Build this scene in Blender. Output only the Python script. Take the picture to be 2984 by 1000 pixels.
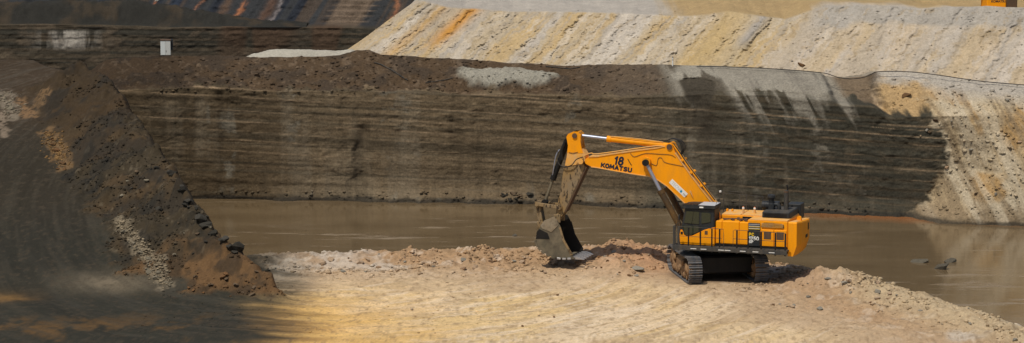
import bpy, bmesh, math, random
import numpy as np
from mathutils import Vector, Matrix, Euler

random.seed(7)
for o in list(bpy.data.objects): bpy.data.objects.remove(o)
scene = bpy.context.scene
COL = scene.collection

# ------------------------------------------------------------------ camera, sky, sun, exposure
CAM_H, PITCH, FPX = 30.0, math.radians(7.8), 8461.0
cd = bpy.data.cameras.new('camera'); cam = bpy.data.objects.new('camera', cd); COL.objects.link(cam)
cd.sensor_width = 36.0; cd.lens = 36.0 * FPX / 2984.0
cd.clip_start = 1.0; cd.clip_end = 6000.0
cam.location = (0, 0, CAM_H); cam.rotation_euler = (math.radians(90) - PITCH, 0, 0)
scene.camera = cam

SUN_EL, SUN_AZ = math.radians(62), math.atan2(-0.55, -0.835)      # towards the sun: from behind the camera, a little left
world = bpy.data.worlds.new('World'); scene.world = world; world.use_nodes = True
wn = world.node_tree; bg = wn.nodes['Background']
sky = wn.nodes.new('ShaderNodeTexSky'); sky.sky_type = 'NISHITA'; sky.sun_disc = False
sky.sun_elevation = SUN_EL; sky.sun_rotation = SUN_AZ % (2 * math.pi)
sky.air_density = 1.0; sky.dust_density = 2.0
wn.links.new(sky.outputs[0], bg.inputs[0]); bg.inputs[1].default_value = 0.08
sd = bpy.data.lights.new('sun', 'SUN'); sun = bpy.data.objects.new('sun', sd); COL.objects.link(sun)
sd.energy = 3.25; sd.angle = math.radians(0.55); sd.color = (1.0, 0.93, 0.82)
to_sun = Vector((math.sin(SUN_AZ) * math.cos(SUN_EL), math.cos(SUN_AZ) * math.cos(SUN_EL), math.sin(SUN_EL)))
sun.rotation_euler = to_sun.to_track_quat('Z', 'Y').to_euler()
sun.location = to_sun * 300
vs = scene.view_settings
vs.view_transform = 'Standard'; vs.look = 'None'; vs.exposure = 0.0; vs.gamma = 1.0; vs.use_curve_mapping = False

# ------------------------------------------------------------------ pixel -> place (survey of the photograph)
_fw = np.array([0, math.cos(PITCH), -math.sin(PITCH)]); _up = np.array([0, math.sin(PITCH), math.cos(PITCH)])
def ray(px, py): return _fw + np.array([1., 0, 0]) * (px - 1492) / FPX + _up * (500 - py) / FPX
def at_z(px, py, z): d = ray(px, py); t = (z - CAM_H) / d[2]; return np.array([0, 0, CAM_H]) + d * t
def at_y(px, py, Y): d = ray(px, py); return np.array([0, 0, CAM_H]) + d * Y / d[1]

# ------------------------------------------------------------------ noise (numpy)
def _h(ix, iy, seed):
    h = (ix.astype(np.int64) * 374761393 + iy.astype(np.int64) * 668265263 + seed * 974634777) & 0xFFFFFFFF
    h = ((h ^ (h >> 13)) * 1274126177) & 0xFFFFFFFF
    h = ((h ^ (h >> 16)) * 2246822519) & 0xFFFFFFFF
    return ((h ^ (h >> 15)) & 0xFFFF) / 65535.0
def vn(x, y, seed=0):
    x, y = np.broadcast_arrays(np.asarray(x, float), np.asarray(y, float))
    ix, iy = np.floor(x), np.floor(y); fx, fy = x - ix, y - iy
    fx = fx * fx * (3 - 2 * fx); fy = fy * fy * (3 - 2 * fy)
    a = _h(ix, iy, seed); b = _h(ix + 1, iy, seed); c = _h(ix, iy + 1, seed); d = _h(ix + 1, iy + 1, seed)
    return (a + (b - a) * fx) * (1 - fy) + (c + (d - c) * fx) * fy
def fbm(x, y, o=4, seed=0, g=0.5):
    s = 0; a = 1.0; t = 0
    for k in range(o):
        s = s + a * vn(x * 2 ** k + 17.3 * k, y * 2 ** k - 9.1 * k, seed + k); t += a; a *= g
    return s / t                                   # 0..1
def cell(x, y, seed=0, jit=0.9):                   # distances to nearest and second cell point
    x, y = np.broadcast_arrays(np.asarray(x, float), np.asarray(y, float))
    ix, iy = np.floor(x), np.floor(y); d1 = np.full(x.shape, 9.0); d2 = d1.copy(); cid = np.zeros(x.shape)
    for dx in (-1, 0, 1):
        for dy in (-1, 0, 1):
            cx, cy = ix + dx, iy + dy
            d = np.hypot(cx + .5 + (_h(cx, cy, seed) - .5) * jit - x, cy + .5 + (_h(cx, cy, seed + 5) - .5) * jit - y)
            near = d < d1
            d2 = np.where(near, d1, np.minimum(d2, d)); cid = np.where(near, _h(cx, cy, seed + 9), cid); d1 = np.where(near, d, d1)
    return d1, d2, cid
def sst(a, b, x): t = np.clip((x - a) / (b - a), 0, 1); return t * t * (3 - 2 * t)
def mixc(c, new, m):
    m = np.clip(m, 0, 1)[..., None]; return c * (1 - m) + np.asarray(new, float) * m

# ------------------------------------------------------------------ materials
def new_mat(name):
    m = bpy.data.materials.new(name); m.use_nodes = True; nt = m.node_tree
    return m, nt, nt.nodes['Principled BSDF']
def ramp(nt, fac, stops):
    r = nt.nodes.new('ShaderNodeValToRGB'); e = r.color_ramp.elements
    while len(e) < len(stops): e.new(0.5)
    for q, (p, c) in zip(e, stops): q.position = p; q.color = (*c, 1) if len(c) == 3 else c
    nt.links.new(fac, r.inputs[0]); return r.outputs[0]
def noise(nt, scale, detail=5, rough=.6, vec=None, coord='Object'):
    n = nt.nodes.new('ShaderNodeTexNoise'); n.inputs['Scale'].default_value = scale
    n.inputs['Detail'].default_value = detail; n.inputs['Roughness'].default_value = rough
    if vec is None:
        tc = nt.nodes.new('ShaderNodeTexCoord'); vec = tc.outputs[coord]
    nt.links.new(vec, n.inputs['Vector']); return n.outputs[0]
def mapping(nt, scale, rot=(0, 0, 0), coord='Object'):
    tc = nt.nodes.new('ShaderNodeTexCoord'); mp = nt.nodes.new('ShaderNodeMapping')
    mp.inputs['Scale'].default_value = scale; mp.inputs['Rotation'].default_value = rot
    nt.links.new(tc.outputs[coord], mp.inputs[0]); return mp.outputs[0]
def mixrgb(nt, fac, a, b, mode='MIX'):
    n = nt.nodes.new('ShaderNodeMixRGB'); n.blend_type = mode
    for s, v in ((n.inputs[0], fac), (n.inputs[1], a), (n.inputs[2], b)):
        if isinstance(v, (int, float)): s.default_value = v
        elif isinstance(v, tuple): s.default_value = (*v, 1)
        else: nt.links.new(v, s)
    return n.outputs[0]
def bump(nt, b, h, strength=.5, dist=.05):
    n = nt.nodes.new('ShaderNodeBump'); n.inputs['Strength'].default_value = strength; n.inputs['Distance'].default_value = dist
    nt.links.new(h, n.inputs['Height']); nt.links.new(n.outputs[0], b.inputs['Normal'])

def soil_mat(name, grain=9.0, contrast=.35, bumpd=.06, rough=.95):
    m, nt, b = new_mat(name)
    at = nt.nodes.new('ShaderNodeAttribute'); at.attribute_name = 'Col'
    n1 = noise(nt, grain, 6, .7); n2 = noise(nt, grain * .18, 4, .6)
    k1 = ramp(nt, n1, [(.3, (1 - contrast,) * 3), (.7, (1 + contrast * .7,) * 3)])
    k2 = ramp(nt, n2, [(.3, (.88, .88, .88)), (.7, (1.1, 1.1, 1.1))])
    c = mixrgb(nt, 1.0, at.outputs['Color'], k1, 'MULTIPLY'); c = mixrgb(nt, 1.0, c, k2, 'MULTIPLY')
    nt.links.new(c, b.inputs['Base Color']); b.inputs['Roughness'].default_value = rough
    b.inputs['Specular IOR Level'].default_value = .15
    bump(nt, b, noise(nt, grain * 1.3, 7, .75), .7, bumpd)
    return m
M = {}
M['soil'] = soil_mat('soil', 8, .24, .05)
M['rockface'] = soil_mat('rock_face', 7, .4, .1)
M['spoil'] = soil_mat('spoil', 6, .22, .08)

def paint(name, col, dirt=(.30, .22, .13), amount=.35, rough=.42, metal=0.0, scale=1.6, streak=True):
    m, nt, b = new_mat(name)
    v = mapping(nt, (1.4, 1.4, .45)) if streak else None
    n = noise(nt, scale, 6, .65, vec=v); n2 = noise(nt, scale * 9, 4, .6)
    f = ramp(nt, n, [(.52 - amount * .25, (0, 0, 0)), (.85 - amount * .2, (1, 1, 1))])
    f2 = ramp(nt, n2, [(.35, (.35,) * 3), (.7, (1,) * 3)])
    f = mixrgb(nt, 1.0, f, f2, 'MULTIPLY'); f = mixrgb(nt, 1.0, f, (amount * 1.4,) * 3, 'MULTIPLY')
    c = mixrgb(nt, f, col, dirt); nt.links.new(c, b.inputs['Base Color'])
    r = ramp(nt, f, [(0, (rough,) * 3), (.6, (.85,) * 3)]); nt.links.new(r, b.inputs['Roughness'])
    b.inputs['Metallic'].default_value = metal; b.inputs['Specular IOR Level'].default_value = .22
    return m
YEL = (.90, .335, .001)
M['yellow'] = paint('yellow_paint', YEL, (.34, .18, .04), .36, .55)
M['yellow_clean'] = paint('yellow_panel_paint', YEL, (.36, .19, .04), .26, .55)
M['greasy'] = paint('greasy_cylinder', (.06, .04, .022), (.45, .22, .03), .35, .5)
M['yellow_dusty'] = paint('dusty_yellow_paint', (.78, .36, .04), (.55, .42, .26), .8, .6)
M['dark'] = paint('charcoal_paint', (.022, .025, .028), (.16, .13, .09), .3, .5)
M['deck'] = paint('deck_steel', (.045, .045, .043), (.22, .17, .11), .45, .7)
M['black'] = paint('black_steel', (.010, .010, .010), (.07, .055, .04), .3, .55)
def flaked(name, c0, c1, c2, lo=.52, hi=.58, sc=4.2, st=(1.0, 1.0, .55)):
    m, nt, b = new_mat(name); M[name] = m
    v = mapping(nt, st, (0, .35, 0)); n = noise(nt, sc, 6, .68, vec=v); n2 = noise(nt, 1.1, 4, .6)
    c = mixrgb(nt, ramp(nt, n2, [(.35, (0, 0, 0)), (.65, (1, 1, 1))]), c0, c1)
    c = mixrgb(nt, ramp(nt, n, [(lo, (0, 0, 0)), (hi, (1, 1, 1))]), c, c2)
    nt.links.new(c, b.inputs['Base Color']); b.inputs['Roughness'].default_value = .85; b.inputs['Specular IOR Level'].default_value = .2
    bump(nt, b, n, .5, .02)
flaked('muddy_arm', (.27, .175, .075), (.23, .175, .11), (.05, .036, .024), .515, .59, 5.5, (1.3, 1.3, .45))
flaked('bucket', (.10, .09, .062), (.18, .15, .10), (.075, .062, .045), .42, .75, 2.2, (1, 1, 1))
flaked('bucket_cheek', (.30, .26, .19), (.24, .19, .125), (.10, .08, .055), .45, .72, 3, (1, 1, 1))
M['bucket_in_shade'] = paint('bucket_inner_shaded_steel', (.02, .018, .016), (.05, .04, .03), .3, .8)  # near black: shade inside the bucket painted into the steel
M['tooth'] = paint('polished_tooth_steel', (.42, .42, .43), (.3, .25, .2), .35, .35, .6)
M['chrome'] = paint('chrome_rod', (.36, .39, .48), (.3, .25, .2), .3, .38, .6)
M['shoe'] = paint('track_shoe_steel', (.095, .105, .118), (.36, .27, .19), .5, .5, .15, scale=4, streak=False)
M['mud'] = paint('caked_mud', (.27, .165, .085), (.10, .065, .04), .6, .95, scale=3)
M['rubber'] = paint('hose_rubber', (.018, .018, .018), (.25, .2, .14), .3, .7)
M['rust'] = paint('rusty_steel', (.09, .06, .04), (.22, .11, .05), .5, .8, scale=5)
M['white'] = paint('white_paint', (.74, .74, .70), (.45, .38, .28), .2, .5)
M['lettering'] = paint('dark_lettering', (.016, .022, .04), (.05, .05, .05), .1, .5)
M['grey_letter'] = paint('grey_lettering', (.45, .45, .46), (.5, .5, .5), .1, .6)
M['blue_mark'] = paint('blue_mark', (.02, .25, .42), (.05, .2, .3), .1, .5)
M['yellow_letter'] = paint('yellow_lettering', (.75, .5, .03), (.6, .4, .05), .1, .5)
M['cabinet'] = paint('cabinet_white', (.62, .65, .62), (.45, .42, .36), .15, .5)
M['cabinet_cream'] = paint('cabinet_door_white', (.55, .56, .52), (.40, .38, .33), .2, .5)  # duller white of the body and right door
M['amber'] = paint('amber_lens', (.65, .16, .03), (.5, .3, .1), .2, .3)
m, nt, b = new_mat('tinted_glass'); M['glass'] = m
b.inputs['Base Color'].default_value = (.030, .036, .022, 1); b.inputs['Roughness'].default_value = .08
b.inputs['Specular IOR Level'].default_value = .5
m, nt, b = new_mat('lamp_glass'); M['lamp'] = m
b.inputs['Base Color'].default_value = (.8, .8, .76, 1); b.inputs['Roughness'].default_value = .15

# ------------------------------------------------------------------ object helpers
def tag(o, label=None, cat=None, group=None, kind=None):
    if label: o['label'] = label
    if cat: o['category'] = cat
    if group: o['group'] = group
    if kind: o['kind'] = kind
    return o
def grid_sheet(name, X, Y, Z, C, mat, keep=None):
    n, mm = X.shape
    co = np.stack([X, Y, Z], -1).reshape(-1, 3)
    i = np.arange(n * mm).reshape(n, mm)
    q = np.stack([i[:-1, :-1], i[:-1, 1:], i[1:, 1:], i[1:, :-1]], -1).reshape(-1, 4)
    if keep is not None:
        kf = (keep[:-1, :-1] | keep[:-1, 1:] | keep[1:, 1:] | keep[1:, :-1]).reshape(-1); q = q[kf]
        used = np.zeros(n * mm, bool); used[q.ravel()] = True
        remap = np.cumsum(used) - 1; q = remap[q]; co = co[used]; C = C.reshape(-1, 3)[used]
    C = C.reshape(-1, 3)
    me = bpy.data.meshes.new(name)
    me.vertices.add(len(co)); me.vertices.foreach_set('co', co.astype(np.float32).ravel())
    me.loops.add(q.size); me.loops.foreach_set('vertex_index', q.astype(np.int32).ravel())
    me.polygons.add(len(q)); me.polygons.foreach_set('loop_start', np.arange(0, q.size, 4, dtype=np.int32))
    me.polygons.foreach_set('loop_total', np.full(len(q), 4, np.int32))
    me.polygons.foreach_set('use_smooth', np.ones(len(q), bool))
    a = me.attributes.new('Col', 'FLOAT_COLOR', 'POINT')
    a.data.foreach_set('color', np.concatenate([np.clip(C, 0.004, .9), np.ones((len(C), 1))], 1).astype(np.float32).ravel())
    me.update(calc_edges=True); me.validate()
    me.materials.append(mat)
    o = bpy.data.objects.new(name, me); COL.objects.link(o)
    return o
def mesh_obj(name, bm, mat, parent=None, smooth=False):
    bmesh.ops.recalc_face_normals(bm, faces=bm.faces)
    me = bpy.data.meshes.new(name); bm.to_mesh(me); bm.free()
    if smooth:
        me.polygons.foreach_set('use_smooth', np.ones(len(me.polygons), bool))
    me.materials.append(M[mat] if isinstance(mat, str) else mat)
    o = bpy.data.objects.new(name, me); COL.objects.link(o)
    if parent is not None: o.parent = parent
    return o
def interp(x, pts): p = np.array(pts, float); return np.interp(x, p[:, 0], p[:, 1])

# ================================================================== THE SETTING
# ---- survey lines
PX2X = lambda px, Y: (px - 1492) / FPX * Y / math.cos(PITCH) * 1.0
ridge_pix = [(835, 874, 160.6), (770, 800, 162.5), (690, 728, 164.8), (600, 640, 168.5), (540, 560, 174), (480, 470, 180), (400, 350, 190), (320, 240, 200), (245, 190, 207)]
RC = np.array([at_y(*p) for p in ridge_pix])
def seg_ridge(x, y):
    best = np.full(x.shape, -99.0); sgn = np.zeros(x.shape); dmin = np.full(x.shape, 1e9)
    wig = (fbm(x * .35, y * .35, 3, 91) - .5) * 1.6
    for a, b in zip(RC[:-1], RC[1:]):
        ab = b[:2] - a[:2]; L2 = ab @ ab
        t = np.clip(((x - a[0]) * ab[0] + (y - a[1]) * ab[1]) / L2, 0, 1)
        dx, dy = x - a[0] - t * ab[0], y - a[1] - t * ab[1]; d = np.hypot(dx, dy)
        side = ab[0] * dy - ab[1] * dx               # >0: left of the crest
        cz = a[2] + (b[2] - a[2]) * t
        dd = np.maximum(d + np.where(side > 0, wig, .3 * wig + .25) * sst(0, 2, d), 0)
        sl = np.where(side > 0, .50, 1.7)
        h = cz - np.sqrt((dd * sl) ** 2 + .04) + .2
        best = np.maximum(best, h); m = d < dmin; dmin = np.where(m, d, dmin); sgn = np.where(m, np.sign(side), sgn)
    return best, sgn * dmin
SHORE = np.array([(-60, 177.0), (-17, 177.0), (-8, 177.0), (0, 177.2), (6, 177.6), (10, 177.2), (13.5, 176.2), (15.4, 174.4), (16.8, 172.2), (19.2, 169.6), (22.4, 164.4), (26.3, 156.2), (30, 148), (36, 138)])
def shore_d(x, y):                                   # >0 on land
    d = np.full(x.shape, 1e9)
    for a, b in zip(SHORE[:-1], SHORE[1:]):
        ab = b - a; t = np.clip(((x - a[0]) * ab[0] + (y - a[1]) * ab[1]) / (ab @ ab), 0, 1)
        d = np.minimum(d, np.hypot(x - a[0] - t * ab[0], y - a[1] - t * ab[1]))
    inside = y < np.interp(x, SHORE[:, 0], SHORE[:, 1])
    return np.where(inside, d, -d)

EXC = np.array([12.0528, 168.128, 0.8])              # where the excavator stands
def ground_height(x, y):
    sd_ = shore_d(x, y)
    edge = (fbm(x * .6, y * .6, 4, 3) - .5) * 1.4
    e = sd_ + edge
    flat = .78 + (fbm(x * .12, y * .12, 3, 11) - .5) * .35
    # berm along the water
    bw = np.exp(-((sd_ - 2.6) / 1.7) ** 2)
    bh = interp(x, [(-40, .15), (-14, .15), (-6, .35), (2, .40), (5, .45), (6.8, .60), (8.6, .55), (9.8, .2), (13, .05), (15, .05), (16.6, .12), (18.5, .25), (21, .25), (28, .3)])
    clod = (fbm(x * 1.3, y * 1.1, 5, 21, .6) - .45)
    flat = flat + bw * bh * (1 + 1.0 * clod) + bw * .25 * clod
    # reddish mound between bucket and track, mound by the rear track
    for cx, cy, rx, ry, h in ((6.6, 171.6, 2.2, 3.0, .50), (8.3, 172.6, 1.3, 2.0, .38), (17.7, 165.5, 2.2, 2.4, .42), (19.6, 163.4, 2.0, 2.6, .25), (16.2, 170.8, 1.3, 2.2, .12)):
        flat = flat + h * np.exp(-((x - cx) / rx) ** 2 - ((y - cy) / ry) ** 2) * (1 + 1.1 * clod)
    # clods and broken ground towards the shore
    rough = sst(13, 5, sd_) * .42 + .05
    flat = flat + rough * (fbm(x * 2.2, y * 1.6, 5, 33, .62) - .5)
    # wheel and blade marks sweeping round the bend
    rr = np.hypot(x + 10, (y - 184) * .62); th = np.arctan2((y - 184) * .62, x + 10)
    mk = fbm(rr * 1.5, th * 4.5, 4, 45, .6) - .5; mk2 = np.abs(fbm(rr * 3.0 + th * 3, th * 7.0, 3, 55) - .5)
    lum = sst(4, 12, sd_)
    flat = flat + lum * (.30 * mk - .22 * mk2)
    # level pad under the tracks
    pd = np.hypot((x - EXC[0]) / 1.15, y - EXC[1]); pad = sst(5.2, 3.4, pd)
    flat = flat * (1 - pad) + pad * (.79 + .05 * clod)
    land = flat * sst(-2.2, 1.2, e) + (1 - sst(-2.2, 1.2, e)) * -1.6
    # ramp on the left
    r, side = seg_ridge(x, y)
    rampz = .78 + .155 * np.logaddexp(0, (y - 160.5) * .8) / .8
    far = 7.6 + (y - 205) * .03
    rampz = np.minimum(rampz, far) + (fbm(x * .15, y * .12, 3, 61) - .5) * .5 + .22 * mk * .7
    rampz = rampz + .7 * np.exp(-((x + 29) / 6) ** 2 - ((y - 212) / 6) ** 2)
    left = side > 0
    base = np.where(left, rampz, land)
    # blend at the toe, where ramp and ground are level
    blend = sst(163.5, 160.0, y)
    wl = sst(-8.5, -15.5, x); flat_l = .78 + .22 * mk * .7 + (fbm(x * .15, y * .12, 3, 61) - .5) * .3
    base = base * (1 - blend) + blend * (wl * flat_l + (1 - wl) * land)
    rn = (fbm(x * .8, y * .8, 5, 71, .6) - .5) * 1.7 + (fbm(x * 3, y * 3, 4, 75, .65) - .5) * .35
    d1, d2, ci = cell(x * .9, y * .7, 77); blocks = np.clip(.42 - d1, 0, 1) * (ci > .8) * 1.4
    r = r + rn * .8 + blocks * np.exp(-(side / 2.2) ** 2)
    k = 5.0
    z = np.logaddexp(base * k, r * k) / k
    z = z + np.where((np.abs(side) < 7) & (r > base - .3), 0, 0)
    return z, r - base, side, sd_

def ground_colour(x, y, z, rel, side, sd_):
    n1 = fbm(x * .25, y * .22, 4, 101); n2 = fbm(x * 1.2, y * .9, 5, 111, .6); n3 = fbm(x * 4, y * 3, 4, 121, .65)
    rr = np.hypot(x + 10, (y - 184) * .62); th = np.arctan2((y - 184) * .62, x + 10)
    st = fbm(rr * 1.6, th * 5, 5, 131, .62); st2 = fbm(rr * .5, th * 2.2, 4, 141)
    C = np.zeros(x.shape + (3,)) + (.65, .49, .295)
    C = mixc(C, (.66, .47, .22), sst(.35, .62, st) * .8 * sst(9, 17, sd_))
    C = mixc(C, (.70, .55, .37), sst(.55, .72, st2) * .75)
    C = mixc(C, (.40, .28, .15), sst(.52, .66, fbm(rr * 1.1, th * 7, 4, 151)) * .55 * sst(6, 14, sd_))
    C = mixc(C, (.40, .28, .15), sst(.57, .67, fbm(rr * 5, th * 9, 4, 153, .65)) * .5 * sst(5, 12, sd_))
    C = mixc(C, (.72, .60, .45), sst(.57, .68, fbm(rr * 4, th * 6, 4, 155, .6)) * .5)
    # ochre towards the bend
    C = mixc(C, (.66, .40, .12), sst(-1, -11, x + (n1 - .5) * 9) * sst(166, 157, y) * .8)
    C = mixc(C, (.50, .25, .07), sst(-9, -14, x + (st - .5) * 9) * sst(160, 153, y) * .6)
    # pinkish worked ground behind, reddish berm
    C = mixc(C, (.45, .32, .195), sst(15, 8, sd_ + (n1 - .5) * 8) * .9)
    C = mixc(C, (.34, .205, .105), sst(9, 4, sd_ + (n1 - .5) * 5) * (.45 + .6 * n2))
    C = mixc(C, (.62, .52, .40), sst(.56, .70, n2) * sst(12, 3, sd_) * .55)
    C = mixc(C, (.44, .255, .14), np.exp(-((x - 7.6) / 2.6) ** 2 - ((y - 172.2) / 3.2) ** 2) * 1.0)
    C = mixc(C, (.44, .31, .20), np.exp(-((x - 17.5) / 2.4) ** 2 - ((y - 166) / 2.6) ** 2) * .8)
    # greyer edge on the right
    C = mixc(C, (.47, .37, .23), sst(16, 20, x + (n1 - .5) * 4) * sst(7, 2.5, sd_) * .85)
    C = mixc(C, (.55, .52, .46), sst(.60, .72, n1) * sst(10, 4, sd_) * .5)
    C = mixc(C, (.50, .48, .42), np.exp(-((x + 14.2) / 1.9) ** 2 - ((y - 171) / 5.5) ** 2) * .6)
    C = mixc(C, (.25, .165, .09), sst(.56, .70, n3) * .55)
    C = mixc(C, (.10, .075, .05), sst(1.0, -.4, sd_ + (n2 - .5)) * .8)                      # wet edge
    C = mixc(C, (.15, .10, .065), sst(3.4, 2.2, np.hypot((x - EXC[0]) / 1.0, y - EXC[1] - .5)) * .85)  # shade beneath the excavator painted into the ground
    # haul road on the left: dark soil, with broad shade painted into its colour
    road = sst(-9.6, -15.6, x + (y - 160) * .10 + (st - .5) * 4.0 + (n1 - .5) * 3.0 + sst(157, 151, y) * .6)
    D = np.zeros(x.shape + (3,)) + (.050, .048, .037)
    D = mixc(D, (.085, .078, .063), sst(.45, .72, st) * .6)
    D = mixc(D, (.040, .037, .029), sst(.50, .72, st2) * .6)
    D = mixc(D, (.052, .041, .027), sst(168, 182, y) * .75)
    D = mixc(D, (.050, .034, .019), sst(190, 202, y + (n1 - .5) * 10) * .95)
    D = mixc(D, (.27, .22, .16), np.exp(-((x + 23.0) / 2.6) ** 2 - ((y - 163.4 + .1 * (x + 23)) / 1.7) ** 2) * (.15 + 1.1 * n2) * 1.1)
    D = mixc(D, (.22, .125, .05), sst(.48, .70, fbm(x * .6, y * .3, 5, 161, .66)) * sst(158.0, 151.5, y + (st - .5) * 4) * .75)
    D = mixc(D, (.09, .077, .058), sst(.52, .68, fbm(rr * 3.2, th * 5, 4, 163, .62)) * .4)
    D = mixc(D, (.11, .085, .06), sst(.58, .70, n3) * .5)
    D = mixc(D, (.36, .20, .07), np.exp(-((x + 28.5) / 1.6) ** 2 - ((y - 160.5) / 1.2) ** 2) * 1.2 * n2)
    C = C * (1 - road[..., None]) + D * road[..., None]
    C = C * (1 - (.38 * road * sst(204, 188, y))[..., None] * np.array([1, 1.02, 1.15]))  # deepens the painted shade over the road
    # spoil ridge: dark soil, the left-hand shade also put into its colour
    rm = sst(-.12, .18, rel + (n2 - .5) * .5)
    R = np.zeros(x.shape + (3,)) + (.062, .052, .038)
    R = mixc(R, (.095, .068, .042), sst(.42, .64, n1) * .9)
    R = mixc(R, (.030, .029, .026), sst(.55, .68, n2) * .7)
    R = mixc(R, (.16, .14, .11), sst(.64, .76, n3) * .7)
    R = mixc(R, mixc(np.zeros(x.shape + (3,)) + (.175, .108, .058), (.085, .06, .04), sst(.38, .58, n2)), sst(169, 163.5, y + (n1 - .5) * 5) * sst(-5.8, -3.2, side * -1 + 0 * x) * .0 + sst(168.5, 164.0, y + (n2 - .5) * 5 - (x + 17) * .2) * .95)
    R = mixc(R, (.062, .044, .028), sst(186, 198, y) * .7)
    R = R * np.array([.76, .70, .58])
    R = mixc(R, (.022, .021, .018), sst(.5, .64, fbm(x * .5, y * .45, 4, 181, .6)) * sst(164, 170, y) * .6)
    C = C * (1 - rm[..., None]) + R * rm[..., None]
    # pale rock spill along the foot of the ridge, ochre spills higher up
    def spill(p0, p1, w, col, seed, c, cut=.40):
        a = np.array(p0); b_ = np.array(p1); ab = b_ - a
        t = np.clip(((x - a[0]) * ab[0] + (y - a[1]) * ab[1]) / (ab @ ab), 0, 1)
        d = np.hypot(x - a[0] - t * ab[0], (y - a[1] - t * ab[1]) * .45)
        return mixc(c, col, sst(w, w * .4, d + (fbm(x * 1.6, y * 1.0, 4, seed) - .5) * w * 1.6) * sst(.34, .52, n3) * .85)
    for p, q, w, col, seed in SPILLS: C = spill(p, q, w, col, seed, C)
    return C
def gp(px, py):                                      # point on the ramp plane seen at a pixel
    d = ray(px, py); t = 0
    Y = (29.2 + .155 * 160.5) / (-d[2] / d[1] + .155); Y = max(Y, 29.2 / (-d[2] / d[1]) if py > 850 else Y)
    return (d[0] / d[1] * Y, Y)
SPILLS = [(gp(345, 665), gp(400, 735), .45, (.19, .155, .105), 301), (gp(400, 735), gp(485, 830), .6, (.19, .155, .105), 303),
          (gp(140, 390), gp(190, 490), .7, (.17, .105, .05), 305), (gp(100, 330), gp(135, 280), .6, (.16, .10, .05), 307),
          (gp(5, 265), gp(35, 330), .8, (.20, .165, .12), 309), (gp(0, 330), gp(15, 400), .5, (.22, .17, .12), 311), (gp(60, 290), gp(90, 340), .5, (.2, .12, .06), 313)]

gx = np.arange(-46, 37.01, .085); gy = np.concatenate([np.arange(135, 150, .5), np.arange(150, 186, .13), np.arange(186, 222.5, .22)])
X, Y = np.meshgrid(gx, gy)
Z, REL, SIDE, SD = ground_height(X, Y)
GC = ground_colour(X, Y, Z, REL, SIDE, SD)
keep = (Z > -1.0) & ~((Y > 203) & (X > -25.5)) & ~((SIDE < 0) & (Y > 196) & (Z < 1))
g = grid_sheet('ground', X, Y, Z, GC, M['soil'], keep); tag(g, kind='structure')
def ground_z(x, y):
    z, *_ = ground_height(np.array([[x]], float), np.array([[y]], float)); return float(z[0, 0])

# ---- bed sheet out to the horizon
bm = bmesh.new(); s = 3000
bm.faces.new([bm.verts.new(p) for p in ((-s, -s, -3), (s, -s, -3), (s, s, -3), (-s, s, -3))])
m, nt, b = new_mat('lower_terrain'); M['terrain'] = m
nt.links.new(ramp(nt, noise(nt, .08, 8), [(.3, (.22, .16, .10)), (.7, (.36, .28, .18))]), b.inputs['Base Color']); b.inputs['Roughness'].default_value = .95
tag(mesh_obj('terrain', bm, 'terrain'), kind='structure')

# ---- water
m, nt, b = new_mat('muddy_water'); M['water'] = m
vs_ = mapping(nt, (.10, .35, 1)); n = noise(nt, 1.0, 6, .6, vec=vs_)
c = ramp(nt, n, [(.30, (.108, .074, .038)), (.70, (.158, .112, .060))])
# drifting silt and scum streaks
v2 = mapping(nt, (.16, .75, 1)); n2 = noise(nt, 1.0, 8, .68, vec=v2)
v3 = mapping(nt, (.03, .05, 1)); n3 = noise(nt, 1.0, 3, .5, vec=v3)
f2 = mixrgb(nt, 1.0, ramp(nt, n2, [(.54, (0, 0, 0)), (.66, (.65, .65, .65))]), ramp(nt, n3, [(.42, (0, 0, 0)), (.56, (1, 1, 1))]), 'MULTIPLY')
c = mixrgb(nt, f2, c, (.33, .26, .18))
# rusty seep along the far right bank
tc = nt.nodes.new('ShaderNodeTexCoord'); sep = nt.nodes.new('ShaderNodeSeparateXYZ'); nt.links.new(tc.outputs['Object'], sep.inputs[0])
def math_n(op, a, b_):
    q = nt.nodes.new('ShaderNodeMath'); q.operation = op
    for s_, v_ in zip(q.inputs, (a, b_)):
        if isinstance(v_, (int, float)): s_.default_value = v_
        else: nt.links.new(v_, s_)
    return q.outputs[0]
lin = math_n('ADD', sep.outputs[1], math_n('MULTIPLY', sep.outputs[0], .215))           # bank line
lin = math_n('ADD', lin, math_n('MULTIPLY', noise(nt, .25, 4), 3.0))
mr = nt.nodes.new('ShaderNodeMapRange'); mr.inputs[1].default_value = 200.2; mr.inputs[2].default_value = 203.6; nt.links.new(lin, mr.inputs[0])
mx = nt.nodes.new('ShaderNodeMapRange'); mx.inputs[1].default_value = 13.0; mx.inputs[2].default_value = 24.0; nt.links.new(sep.outputs[0], mx.inputs[0])
seep = math_n('MULTIPLY', math_n('MULTIPLY', mr.outputs[0], mx.outputs[0]), .85)
c = mixrgb(nt, seep, c, (.32, .12, .035))
nt.links.new(c, b.inputs['Base Color'])
rg = ramp(nt, f2, [(0, (.07,) * 3), (.6, (.5,) * 3)]); nt.links.new(rg, b.inputs['Roughness'])
b.inputs['IOR'].default_value = 1.33; b.inputs['Specular IOR Level'].default_value = .5
bump(nt, b, noise(nt, 1.0, 5, .6, vec=mapping(nt, (.9, 2.2, 1))), .12, .05)
bm = bmesh.new()
bm.faces.new([bm.verts.new(p) for p in ((-60, 120, 0), (90, 120, 0), (90, 215, 0), (-60, 215, 0))])
tag(mesh_obj('water', bm, 'water'), kind='structure')

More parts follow.
